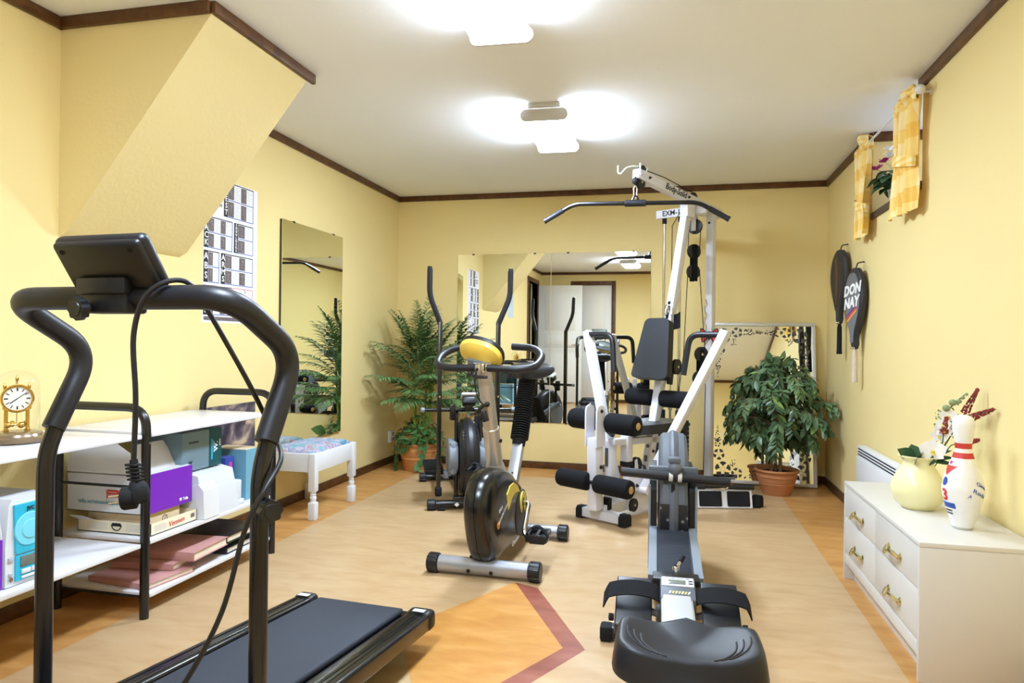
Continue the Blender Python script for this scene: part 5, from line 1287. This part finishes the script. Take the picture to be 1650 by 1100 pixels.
def pin_band(z0, z1, mt, name):
    m = MB(); n = 5; m.lathe([(pin_r(z0) - .002, z0)] + [(pin_r(z0 + (z1 - z0) * k / n) + .0006, z0 + (z1 - z0) * k / n) for k in range(n + 1)] + [(pin_r(z1) - .002, z1)], seg=48, cap=False); m.build(name, mt, t)
pin_band(.270, .288, 'red_ink', 'neck_band'); pin_band(.238, .256, 'red_ink', 'neck_band'); pin_band(.0005, .008, 'lamp_grey', 'base_ring')
def on_pin(ang0, z0, rise=0.0):
    def fn(x, y, z):
        zz = z0 + y + rise * x; r_ = pin_r(min(.375, max(.002, zz))); a = math.radians(ang0) + x / r_
        return V((r_ + .0009 + z) * math.cos(a), (r_ + .0009 + z) * math.sin(a), zz)
    return fn
def pin_text(s, size, ang, z, mt, name, rise=0, **k):
    m = MB(); m.text(s, size, (0, 0, 0), (1, 0, 0), (0, 1, 0), fn=on_pin(ang, z, rise), **k); m.build(name, mt, t)
def pin_poly(pts, ang, z, mt, name):
    m = MB(); fn = on_pin(ang, z); c = V(*pts[0], 0); N = 10
    def g(a, b):
        k = a * len(pts); i = int(k) % len(pts); f_ = k - int(k); p_ = V(*pts[i], 0).lerp(V(*pts[(i + 1) % len(pts)], 0), f_); ce = V(sum(q[0] for q in pts) / len(pts), sum(q[1] for q in pts) / len(pts), 0)
        w = ce.lerp(p_, b); return fn(w.x, w.y, 0)
    m.grid(g, len(pts) * 4, 6); m.build(name, mt, t)
CA = -170   # direction of the printed face, turned to the left of the viewer
pin_poly([(-.030, .022), (.030, .022), (.0, -.012)], CA, .190, 'red_ink', 'crown_triangle')
pin_poly([(.008 * math.cos(q), .006 * math.sin(q)) for q in [k * .785 for k in range(8)]], CA, .222, 'petal_pink', 'crown_mark')
pin_poly([(.013 * math.cos(q), .015 * math.sin(q)) for q in [k * .628 for k in range(10)]], CA, .158, 'blue_ink', 'blue_ball')
pin_text('3', .052, CA + 4, .112, 'red_ink', 'big_numeral', bold=.002)
pin_poly([(-.030, .009), (.034, .009), (.034, -.009), (-.030, -.009)], CA, .080, 'blue_ink', 'blue_banner')
pin_text('PLASTIC', .008, CA + 6, .062, 'dark_ink', 'caption_text', bold=.0002); pin_text('COATED', .007, CA + 6, .052, 'dark_ink', 'caption_text', bold=.0002)
for s, sz, a, z in (('Ginn', .020, -52, .153), ('Raida', .022, -62, .128)): pin_text(s, sz, a, z, 'blue_ink', 'pen_signature', rise=-.5, shear=.3)
pin_text('A', .016, -92, .118, 'blue_ink', 'pen_mark', shear=.4)
# ---------------------------------------------------------------- heater
t = thing('convector_heater', 'slim white convector heater on the right wall behind the dresser', 'heater', (0, 0, 0))
HX = 1.035
m = MB(); m.box(HX, 1.085, 3.67, 4.42, .09, .470, r=.006); m.build('body', 'heater_white', t)
m = MB(); m.box(HX - .006, HX + .004, 3.70, 4.42, .10, .405, r=.003); m.build('front_panel', 'heater_white', t)
for k in range(3):
    m = MB(); m.box(HX - .0012, HX + .004, 3.69, 4.40, .418 + .016 * k, .425 + .016 * k, r=.0008); m.build('grille_slot', 'foam_black', t)
for y in (3.85, 4.25):
    m = MB(); m.box(1.075, XR, y, y + .05, .15, .42); m.build('wall_bracket', 'heater_white', t)
m = MB(); m.tube(spline([(1.07, 3.67, .43), (1.085, 3.62, .435), (1.09, 3.55, .415), (1.085, 3.50, .40)], 5), .004, 8); m.box(1.062, 1.10, 3.60, 3.66, .33, .41, r=.004); m.build('power_cable', 'lamp_grey', t)
# ---------------------------------------------------------------- rackets in covers on the right wall
def racket(label, y, ztop, grip, cov, white=False):
    t = thing('tennis_racket', label, 'racket', (XR, y, ztop), 0, 'covered rackets on the right wall')
    n = V(-.983, -.183, 0).normalized(); w = V(-.183, .983, 0).normalized(); up = V(0, 0, 1); c = V(-.05, 0, 0)
    pr = [(0, 0), (.045, -.008), (.085, -.045), (.112, -.10), (.124, -.165), (.118, -.23), (.095, -.30), (.062, -.365), (.040, -.41), (.028, -.46), (.026, -.492)]
    out = [(a, b) for a, b in pr] + [(-a, b) for a, b in reversed(pr[1:])]
    m = MB(); N = len(out); rings = []
    sp = spline([V(a, b, 0) for a, b in out + [out[0]]], 3)[:-1]
    for k, dd_ in ((.0, -.021), (.70, -.021), (.93, -.018), (1.0, -.010), (1.0, .010), (.93, .018), (.70, .021), (.0, .021)):
        cz = -.22
        if k == 0: rings.append([m.bm.verts.new(c + up * cz + n * dd_)])
        else: rings.append([m.bm.verts.new(c + w * (p_.x * k) + up * (cz + (p_.y - cz) * (k if k < 1 else 1)) + n * (dd_ * (1 if p_.y > -.42 else .8))) for p_ in sp])
    for A, B_ in zip(rings, rings[1:]):
        M_ = max(len(A), len(B_))
        for q in range(M_):
            q2 = (q + 1) % M_
            m.face([A[0], B_[q], B_[q2]] if len(A) == 1 else ([A[q], A[q2], B_[0]] if len(B_) == 1 else [A[q], A[q2], B_[q2], B_[q]]))
    co_ = m.build('cover', 'cover_dark', t, angle=60)
    def face_pt(a, b, d=.0225): return c + w * -a + up * b + n * d     # a grows to the viewer's right
    m = MB(); pl = [(p_.x * .80, -.22 + (p_.y + .22) * .86) for p_ in sp]
    if white:
        m.prism(pl, c + n * .019, -w, up, n * .0030); fp = m.build('cover_face', 'cover_grey', co_)
        m = MB(); m.text('DON', .085, face_pt(-.0, -.135), -w + up * .10, up + w * .10, bold=.004, shear=.25, sx=1.15); m.text('NAY', .085, face_pt(-.012, -.215), -w + up * .10, up + w * .10, bold=.004, shear=.25, sx=1.15); m.build('brand_lettering', 'white_ink', fp)
        for k, mt in enumerate(('purple_ink', 'red_ink', 'orange_ink')):
            z = -.268 - .016 * k; h_ = .075 - .006 * k
            m = MB(); m.prism([(-h_, z - .035), (h_, z + .035), (h_, z + .049), (-h_, z - .021)], c + n * .0222, -w, up, n * .0006); m.build('colour_stripe', mt, fp)
    else:
        m.prism([(-.035, -.06), (.005, -.05), (.015, -.20), (.0, -.36), (-.012, -.38), (-.02, -.20)], c + n * .019, -w, up, n * .0032); m.build('bronze_stripe', 'cover_bronze', co_)
    m = MB(); m.tube(fillet([c + up * -.005, c + up * .030 - n * .01, V(-.002, 0, .036)], .01), .004, 8); m.build('hanging_loop', 'cover_dark', co_)
    m = MB(); m.lathe([(.012, 0), (.011, .02), (.0145, .03), (.0155, .05), (.0165, .19), (.0185, .205), (.0175, .212), (0, .212)], c + up * -.485, (0, 0, -1), 10); m.build('grip', grip, t)
    m = MB()
    for s in (-1, 1): m.ball(c + w * (.014 * s) + up * -.488 + n * .012, .008, u=10, v=8)
    m.build('zip_pull', 'chrome', co_)
    return t
racket('dark covered tennis racket with black grip, hung further back on the right wall', 5.02, 1.69, 'black_rubber', 'cover_dark')
racket('grey covered tennis racket with lettering and pale worn grip on the right wall', 4.60, 1.525, 'grip_white', 'cover_grey', True)
# ---------------------------------------------------------------- curtains, rod, window plant
t = thing('curtain_rod', 'thin white curtain rod with ball ends above the window', 'curtain rod', (0, 0, 0))
m = MB(); m.cyl((1.05, 3.47, 2.205), (1.05, 4.53, 2.205), .006, 10); m.build('rod', 'white_paint', t)
for y in (3.455, 4.545):
    m = MB(); m.ball((1.05, y, 2.205), .022, u=18, v=12); m.build('finial', 'white_paint', t)
for y in (3.49, 4.51):
    m = MB(); m.cyl((1.05, y, 2.205), (XR, y, 2.205), .005, 8); m.lathe([(.016, 0), (.014, .006), (0, .007)], (XR, y, 2.205), (-1, 0, 0), 14); m.build('bracket', 'white_paint', t)
def curtain(label, yc, wt, wm, wb, zt, zm, zb, seed, lean):
    t = thing('curtain', label, 'curtain', (1.05, yc, 0), 0, 'yellow checked curtains')
    rnd = random.Random(seed); ph = rnd.uniform(0, 6)
    def f(a, b):
        z = zt + (zb - zt) * b; s = 2 * a - 1
        k = (zt - z) / (zt - zm)
        if k < 1: w_ = wt + (wm - wt) * (k * k * (3 - 2 * k)); cx = lean * .5 * k
        else: q = (z - zm) / (zb - zm); w_ = wm + (wb - wm) * min(1, q * 1.8) ** .7; cx = lean * .5 + lean * .5 * q
        amp = .016 + .012 * (1 - w_ / wt if w_ < wt else 0)
        return V(-.004 + amp * math.sin(s * 9 + ph) + .008 * math.sin(s * 21 + 2 * ph + 3 * b), s * w_ + cx + .004 * math.sin(17 * b + ph), z + .006 * math.sin(s * 7 + ph) * b)
    m = MB(); m.grid(f, 40, 40, .0025); m.build('cloth', 'curtain_check', t, angle=80)
    m = MB()
    def kn(a, b):
        q = 2 * PI * a; s = 2 * b - 1; r_ = .024 + .014 * math.sin(9 * s + ph) * (1 - abs(s)) + .006 * math.sin(q * 3 + 5 * s)
        r_ *= (1 - .5 * abs(s) ** 4)
        return V(r_ * math.cos(q) * 1.0, s * wt * 1.05, zt + .012 + r_ * 1.35 * math.sin(q) + .02 * math.sin(5 * s + ph))
    m.grid(kn, 20, 30); m.build('gathered_heading', 'curtain_check', t, angle=80)
    m = MB()
    def bd(a, b):
        q = 2 * PI * a; return V(-.003 + .036 * math.cos(q), lean * .5 + (wm + .012) * math.sin(q), zm - .022 + .05 * b + .05 * math.sin(q) * (1 if lean > 0 else -1) * .6)
    m.grid(bd, 28, 2, .003); m.build('tie_band', 'curtain_check', t, angle=80)
curtain('yellow checked curtain at the far end of the window, tied at the waist', 4.405, .125, .085, .135, 2.205, 1.87, 1.69, 3, .07)
curtain('yellow checked curtain at the near end of the window, tied at the waist', 3.635, .150, .125, .165, 2.200, 1.93, 1.685, 5, .05)
t = thing('potted_cyclamen', 'potted plant with pink and white blooms on the window sill', 'plant', (1.185, 4.235, RZ + .0045))
m = MB(); m.lathe([(.038, 0), (.042, .005), (.053, .085), (.056, .090), (.052, .090), (.046, .07), (0, .07)], seg=30); m.build('pot', 'pot_white', t)
m = MB()
for k in range(34):
    a = random.uniform(0, 6.28); r_ = random.uniform(.03, .085); z = random.uniform(.10, .21); p_ = V(r_ * .85 * math.cos(a) - .02, r_ * 1.2 * math.sin(a), z)
    m.tube(spline([V(0, 0, .07), V(p_.x * .5, p_.y * .5, z * .75), p_], 3), .0015, 5)
    m.leaf(p_, V(math.cos(a), math.sin(a), -.3), .075, .075, V(math.cos(a) * .6, math.sin(a) * .6, 1), fold=.15, droop=.4)
m.build('foliage', 'dark_leaf', t)
rnd = random.Random(4)
for k, (x, y, z) in enumerate(((-.075, .13, .235), (-.065, .075, .165), (-.035, .125, .275), (-.025, .055, .29), (-.02, .075, .33), (.02, .02, .26), (.05, -.04, .25), (.06, .05, .24), (-.02, -.09, .315))):
    m = MB(); m.tube(spline([V(0, 0, .08), V(x * .5, y * .5, z * .8), V(x, y, z)], 4), .0014, 5); st_ = m.build('flower_stem', 'sage', t)
    m = MB()
    for j in range(5):
        a = j * 1.257 + k; m.leaf(V(x, y, z), V(math.cos(a) * .8 - .3, math.sin(a), .5), .046, .040, V(-.5, -.4, 1), fold=.2)
    m.build('blossom', 'petal_pink' if k in (0, 2, 5, 7) else 'petal_white', st_)
# ---------------------------------------------------------------- large framed mirror leaning on the back wall
MWid, MHt = .775, 1.225
t = thing('framed_mirror', 'large silver framed mirror with flower corners leaning on the back wall', 'mirror', (.24, 5.478, 0), 0)
t.rotation_euler = (math.radians(-8.0), 0, math.radians(-1.0)); t.location.z = .0045
m = MB(); m.box(.02, MWid - .02, .008, .016, .02, MHt - .02); m.build('backing', 'seam_dark', t)
m = MB(); m.box(.02, MWid - .02, .004, .008, .02, MHt - .02); gl_ = m.build('glass', 'mirror_glass', t)
fb = [(0, MWid, 0, .026), (0, MWid, MHt - .026, MHt), (0, .026, .026, MHt - .026), (MWid - .026, MWid, .026, MHt - .026)]
for a, b, c, d in fb:
    m = MB(); m.box(a, b, -.008, .018, c, d, r=.004); m.build('frame_rail', 'silver_frame', t)
def corner(cx, cz, sx, sz):
    m = MB(); y = .0038
    def P_(a, b): return (cx + sx * a, cz + sz * b)
    def petal(px, pz, r, n, a0=0):
        for k in range(n):
            a = a0 + 2 * PI * k / n; L = []
            for j in range(9):
                q = -1 + 2 * j / 8; rr_ = r * (1.0 - .10 * q * q); L.append((px + rr_ * math.cos(a + q * .50), pz + rr_ * math.sin(a + q * .50)))
            for j in range(9):
                q = 1 - 2 * j / 8; rr_ = r * (.50 + .16 * abs(q) - .12 * (1 - q * q)); L.append((px + rr_ * math.cos(a + q * .36), pz + rr_ * math.sin(a + q * .36)))
            m.prism(L, (0, y, 0), (1, 0, 0), (0, 0, 1), (0, -.0006, 0))
        for k in range(8): a = a0 + 2 * PI * k / 8; m.prism([(px + r * .2 * math.cos(a - .15), pz + r * .2 * math.sin(a - .15)), (px + r * .38 * math.cos(a), pz + r * .38 * math.sin(a)), (px + r * .2 * math.cos(a + .15), pz + r * .2 * math.sin(a + .15))], (0, y, 0), (1, 0, 0), (0, 0, 1), (0, -.0006, 0))
    def dot(px, pz, r): m.prism([(px + r * math.cos(q), pz + r * math.sin(q)) for q in [k * PI / 3 for k in range(6)]], (0, y, 0), (1, 0, 0), (0, 0, 1), (0, -.0006, 0))
    petal(*P_(.085, .075), .058, 5, .3); petal(*P_(.055, .185), .042, 5, 1.0); petal(*P_(.185, .050), .040, 5, .6); petal(*P_(.045, .262), .022, 5, .2); 
    rnd = random.Random(int(cx * 100 + cz * 10))
    for k in range(44):
        u = rnd.random(); a = .235 + .19 * u; b = .050 + rnd.uniform(-1, 1) * .034 * (1 - u); dot(*P_(a, b), .0055 * (1 - .75 * u) + .0012)
    for k in range(34):
        u = rnd.random(); b = .285 + .12 * u; a = .045 + rnd.uniform(-1, 1) * .026 * (1 - u); dot(*P_(a, b), .005 * (1 - .75 * u) + .001)
    for k in range(14): dot(*P_(rnd.uniform(.13, .15) + rnd.uniform(0, .03), rnd.uniform(.10, .15)), .004)
    m.build('flower_corner', 'decal_grey', gl_)
corner(.026, .026, 1, 1); corner(MWid - .026, .026, -1, 1); corner(.026, MHt - .026, 1, -1); corner(MWid - .026, MHt - .026, -1, -1)
# ---------------------------------------------------------------- plants
def clampv(m, x0, x1, y0, y1):
    for v in m.bm.verts:
        v.co.x = min(max(v.co.x, x0), x1); v.co.y = min(max(v.co.y, y0), y1)
def pot(par, rb, rt, h, mt, rings=True):
    m = MB(); pr = [(rb * .96, 0), (rb, .006), (rb + (rt - rb) * .45, h * .42), (rb + (rt - rb) * .45 + .003, h * .44), (rb + (rt - rb) * .5, h * .50), (rb + (rt - rb) * .52 + .003, h * .52), (rb + (rt - rb) * .72, h * .70), (rb + (rt - rb) * .72 + .006, h * .72), (rt * .92, h * .86), (rt, h * .90), (rt + .004, h * .95), (rt, h), (rt * .90, h), (rt * .87, h * .92), (rt * .84, h * .82)]
    m.lathe(pr, seg=44); o = m.build('pot', mt, par)
    m = MB(); m.lathe([(rt * .85, h * .86), (rt * .5, h * .89), (0, h * .90)], seg=30, cap=False); m.build('soil', 'soil', par)
# palm with ivy
PCX, PCY = -2.03, 5.335
t = thing('potted_palm', 'tall green palm with ivy spilling over its terracotta pot in the corner', 'plant', (PCX, PCY, .0005))
pot(t, .125, .172, .225, 'terracotta')
rnd = random.Random(11)
lim = (XL - PCX + .012, 2, -2, YB - PCY - .014)
canes = []
for k in range(9):
    a = rnd.uniform(0, 6.28); r_ = rnd.uniform(.015, .06); h = rnd.uniform(.55, .95)
    p0, p1 = V(r_ * math.cos(a), r_ * math.sin(a), .19), V(r_ * 1.9 * math.cos(a), r_ * 1.9 * math.sin(a), h)
    m = MB(); m.tube(spline([p0, p0.lerp(p1, .5) + V(.005, .005, 0), p1], 5), [.011 - .005 * j / 10 for j in range(11)], 8); m.build('cane', 'palm_stem', t); canes.append((p1, a))
def frond(p0, az, elev, L, nl, droop=1.0):
    d = V(math.cos(az) * math.cos(elev), math.sin(az) * math.cos(elev), math.sin(elev)); pts = [p0.copy()]; p_ = p0.copy(); n = 12
    for k in range(n):
        p_ = p_ + d * (L / n); d = (d + V(0, 0, -.10 * droop * (k / n + .35))).normalized(); pts.append(p_.copy())
    m = MB(); m.tube(pts, [.0042 * (1 - .75 * k / n) for k in range(n + 1)], 6)
    sp_ = spline(pts, 3); N = len(sp_)
    for k in range(nl):
        u = .26 + .74 * k / (nl - 1); i = min(N - 2, int(u * (N - 1))); q = sp_[i]; tg = (sp_[i + 1] - sp_[i]).normalized()
        sd = tg.cross(V(0, 0, 1)); sd = sd.normalized() if sd.length > .05 else V(1, 0, 0)
        ll = .155 * (math.sin(PI * min(1, .22 + .72 * u)) ** .8) * rnd.uniform(.9, 1.1) * (L / .55)
        for s in (-1, 1):
            dd_ = (sd * s * (.95 - .40 * u) + tg * (.32 + .42 * u) + V(0, 0, rnd.uniform(-.08, .14))).normalized()
            m.leaf(q, dd_, ll, ll * .20, V(0, 0, 1), fold=.35, droop=.34)
    clampv(m, *lim); m.build('frond', 'palm_leaf', t, angle=80)
specs = []
for k in range(58):
    p1, ca_ = canes[k % 9]; az = k * 2.399 + rnd.uniform(-.25, .25); u = k / 57
    el = math.radians(14 + 62 * u + rnd.uniform(-8, 8)); st_ = V(p1.x * .7, p1.y * .7, .50 + .45 * u + rnd.uniform(-.06, .04)); L = .50 - .06 * u + rnd.uniform(-.05, .04)
    # fronds that head into the corner walls are shorter
    hx_ = math.cos(az) * math.cos(el) * L
    if hx_ < -.24: L *= .24 / -hx_ if -hx_ > 0 else 1
    hy_ = math.sin(az) * math.cos(el) * L
    if hy_ > .24: L *= .24 / hy_
    frond(st_, az, el, max(.25, L), 16)
frond(V(0, 0, .80), 1.2, math.radians(83), .62, 17, .5); frond(V(.0, -.02, .72), -1.4, math.radians(72), .58, 17, .8); frond(V(.03, 0, .72), .1, math.radians(66), .58, 17, .8)
frond(V(-.02, -.03, .62), -2.3, math.radians(35), .48, 15, .9); frond(V(-.02, -.02, .78), -2.2, math.radians(45), .50, 15, 1.0); frond(V(.02, -.02, .55), -.6, math.radians(30), .46, 15, 1.0)
def ivy_leaf(m, p_, d, n, s):
    d = d.normalized(); sd = d.cross(n).normalized() if d.cross(n).length > .01 else V(1, 0, 0); n2 = sd.cross(d)
    o = [(0, 0), (.45, -.12), (.62, .25), (.30, .38), (.34, .72), (0, 1.05), (-.34, .72), (-.30, .38), (-.62, .25), (-.45, -.12)]
    vs = [m.bm.verts.new(p_ + sd * (a * s) + d * (b * s) + n2 * (.12 * s * abs(a))) for a, b in o]; c = m.bm.verts.new(p_ + d * (.35 * s))
    for k in range(len(vs)): m.face([c, vs[k], vs[(k + 1) % len(vs)]])
m = MB()
for k in range(330):
    a = rnd.uniform(0, 6.28); r_ = .20 * math.sqrt(rnd.random()); z = .235 + .22 * (1 - (r_ / .2) ** 2) * rnd.uniform(.3, 1) + .02 * rnd.random()
    ivy_leaf(m, V(r_ * math.cos(a), r_ * math.sin(a), z), V(math.cos(a + rnd.uniform(-1, 1)), math.sin(a + rnd.uniform(-1, 1)), rnd.uniform(-.7, .1)), V(math.cos(a) * .5, math.sin(a) * .5, 1), rnd.uniform(.026, .044))
clampv(m, *lim); m.build('ivy_crown', 'ivy_leaf', t, angle=80)
for a0, ln, nn in ((-1.15, .20, 34), (-2.35, .24, 42), (-2.75, .18, 30), (-.35, .16, 26), (-1.9, .08, 16), (.3, .14, 20)):
    m = MB(); L = []
    for j in range(8):
        u = j / 7; rr_ = .16 + .035 * min(1, u * 3); L.append(V(rr_ * math.cos(a0 + .12 * math.sin(5 * u)), rr_ * math.sin(a0 + .12 * math.sin(5 * u)), .235 + .02 * math.sin(PI * min(1, u * 2)) - ln * u))
    m.tube(spline(L, 3), .002, 5)
    for j in range(nn):
        u = rnd.random(); q = L[min(7, int(u * 7))].lerp(L[min(7, int(u * 7) + 1)], u * 7 % 1); o_ = V(math.cos(a0), math.sin(a0), 0); td = V(-math.sin(a0), math.cos(a0), 0)
        q = q + td * rnd.uniform(-.035, .035) * (1 - .4 * u) + o_ * rnd.uniform(.0, .02)
        ivy_leaf(m, q, td * rnd.uniform(-.8, .8) + V(0, 0, -1), o_ + V(0, 0, .3), rnd.uniform(.020, .036))
    clampv(m, *lim); m.build('ivy_trail', 'ivy_leaf', t, angle=80)
m = MB(); m.leaf(V(.12, -.10, .27), V(.45, -.5, .5), .16, .10, V(.2, -.6, .6), fold=.15, droop=.3); m.build('broad_leaf', 'palm_leaf', t, angle=80)
# weeping fig
FCX, FCY = .695, 5.195
t = thing('potted_fig', 'bushy dark green fig tree in a terracotta pot by the leaning mirror', 'plant', (FCX, FCY, .0005))
pot(t, .095, .148, .178, 'terracotta_dark')
rnd = random.Random(23)
tr = []
for k, (x, y) in enumerate(((-.035, 0), (.02, -.02), (.03, .025), (-.005, .03))):
    L = spline([V(x, y, .15), V(x * .9, y * .8, .40), V(x * .5 + .01, y * .6, .62), V(x * 1.8, y * 1.5, .85)], 6)
    m = MB(); m.tube(L, [.011 * (1 - .6 * j / (len(L) - 1)) for j in range(len(L))], 8); m.build('trunk', 'bark', t); tr.append(L)
lims = (-.6, .39, -.6, .20)
mb, ml, my = MB(), MB(), MB()
for k in range(120):
    u = rnd.uniform(.0, 1) ** .9; z0 = .30 + .50 * u; az = k * 2.399 + rnd.uniform(-.3, .3); L0 = tr[k % 4]; i = min(len(L0) - 1, max(0, int((z0 - .15) / .70 * (len(L0) - 1)))); b = L0[i]
    R0 = (.285 * math.sin(PI * (.16 + .80 * u)) ** .8 + .03) * rnd.uniform(.72, 1.06)
    e = V(b.x + R0 * math.cos(az), b.y + R0 * .80 * math.sin(az), z0 + rnd.uniform(.0, .10) + .10 * u)
    mid = b.lerp(e, .55) + V(0, 0, .05); tip = e - V(0, 0, .05 + .03 * rnd.random())
    L = spline([b, mid, e, tip + (e - b) * .12], 5); mb.tube(L, [.0035 * (1 - .7 * j / (len(L) - 1)) for j in range(len(L))], 5)
    for j in range(3, len(L), 1):
        for s in (-1, 1):
            if rnd.random() < .30: continue
            tg = (L[min(j + 1, len(L) - 1)] - L[j - 1]).normalized(); sd = tg.cross(V(0, 0, 1)).normalized()
            d = (tg * .5 + sd * s * rnd.uniform(.4, 1) + V(0, 0, rnd.uniform(-.9, .25))).normalized(); s_ = rnd.uniform(.048, .076)
            (my if rnd.random() < .025 else ml).leaf(L[j], d, s_, s_ * .50, V(rnd.uniform(-.6, .6), rnd.uniform(-.9, .1), 1), fold=.18, droop=.25)
for k in range(7):
    a = k * .9; p_ = V(.04 * math.cos(a) + .0, .04 * math.sin(a), .90 + .03 * math.sin(k * 2)); ml.leaf(p_, V(math.cos(a) * .5, math.sin(a) * .3, 1), .10, .045, V(math.cos(a), -1, .2), fold=.2, droop=.1)
for q in (mb, ml, my): clampv(q, *lims)
mb.build('branches', 'bark', t); ml.build('foliage', 'ficus_leaf', t, angle=80); my.build('young_leaves', 'ficus_young', t, label='pale young leaves')
# ---------------------------------------------------------------- camera, world, view
cam = bpy.data.cameras.new('camera'); co = bpy.data.objects.new('camera', cam); COL.objects.link(co)
cam.sensor_width = 36; cam.lens = 36 * 1118.775 / 1650; cam.clip_start = .05
yaw, pitch, roll = 0.232978776, 0.000512951649, 0.0122231926
f = V(-math.sin(yaw) * math.cos(pitch), math.cos(yaw) * math.cos(pitch), math.sin(pitch)); r = V(math.cos(yaw), math.sin(yaw), 0); u = r.cross(f)
r2 = r * math.cos(roll) + u * math.sin(roll); u2 = -r * math.sin(roll) + u * math.cos(roll)
M = Matrix((r2, u2, -f)).transposed().to_4x4(); M.translation = V(0, 0, 1.04813589); co.matrix_world = M
SC.camera = co
wd = bpy.data.worlds.new('world'); SC.world = wd; wd.use_nodes = True
bg = wd.node_tree.nodes['Background']; bg.inputs[0].default_value = (.80, .88, 1.0, 1); bg.inputs[1].default_value = WORLD
SC.view_settings.view_transform = 'Standard'; SC.view_settings.look = 'None'; SC.view_settings.exposure = EXPO; SC.view_settings.gamma = 1; SC.view_settings.use_curve_mapping = False
SC.cycles.diffuse_bounces = 6; SC.cycles.max_bounces = 12; SC.cycles.glossy_bounces = 6; SC.cycles.transparent_max_bounces = 12
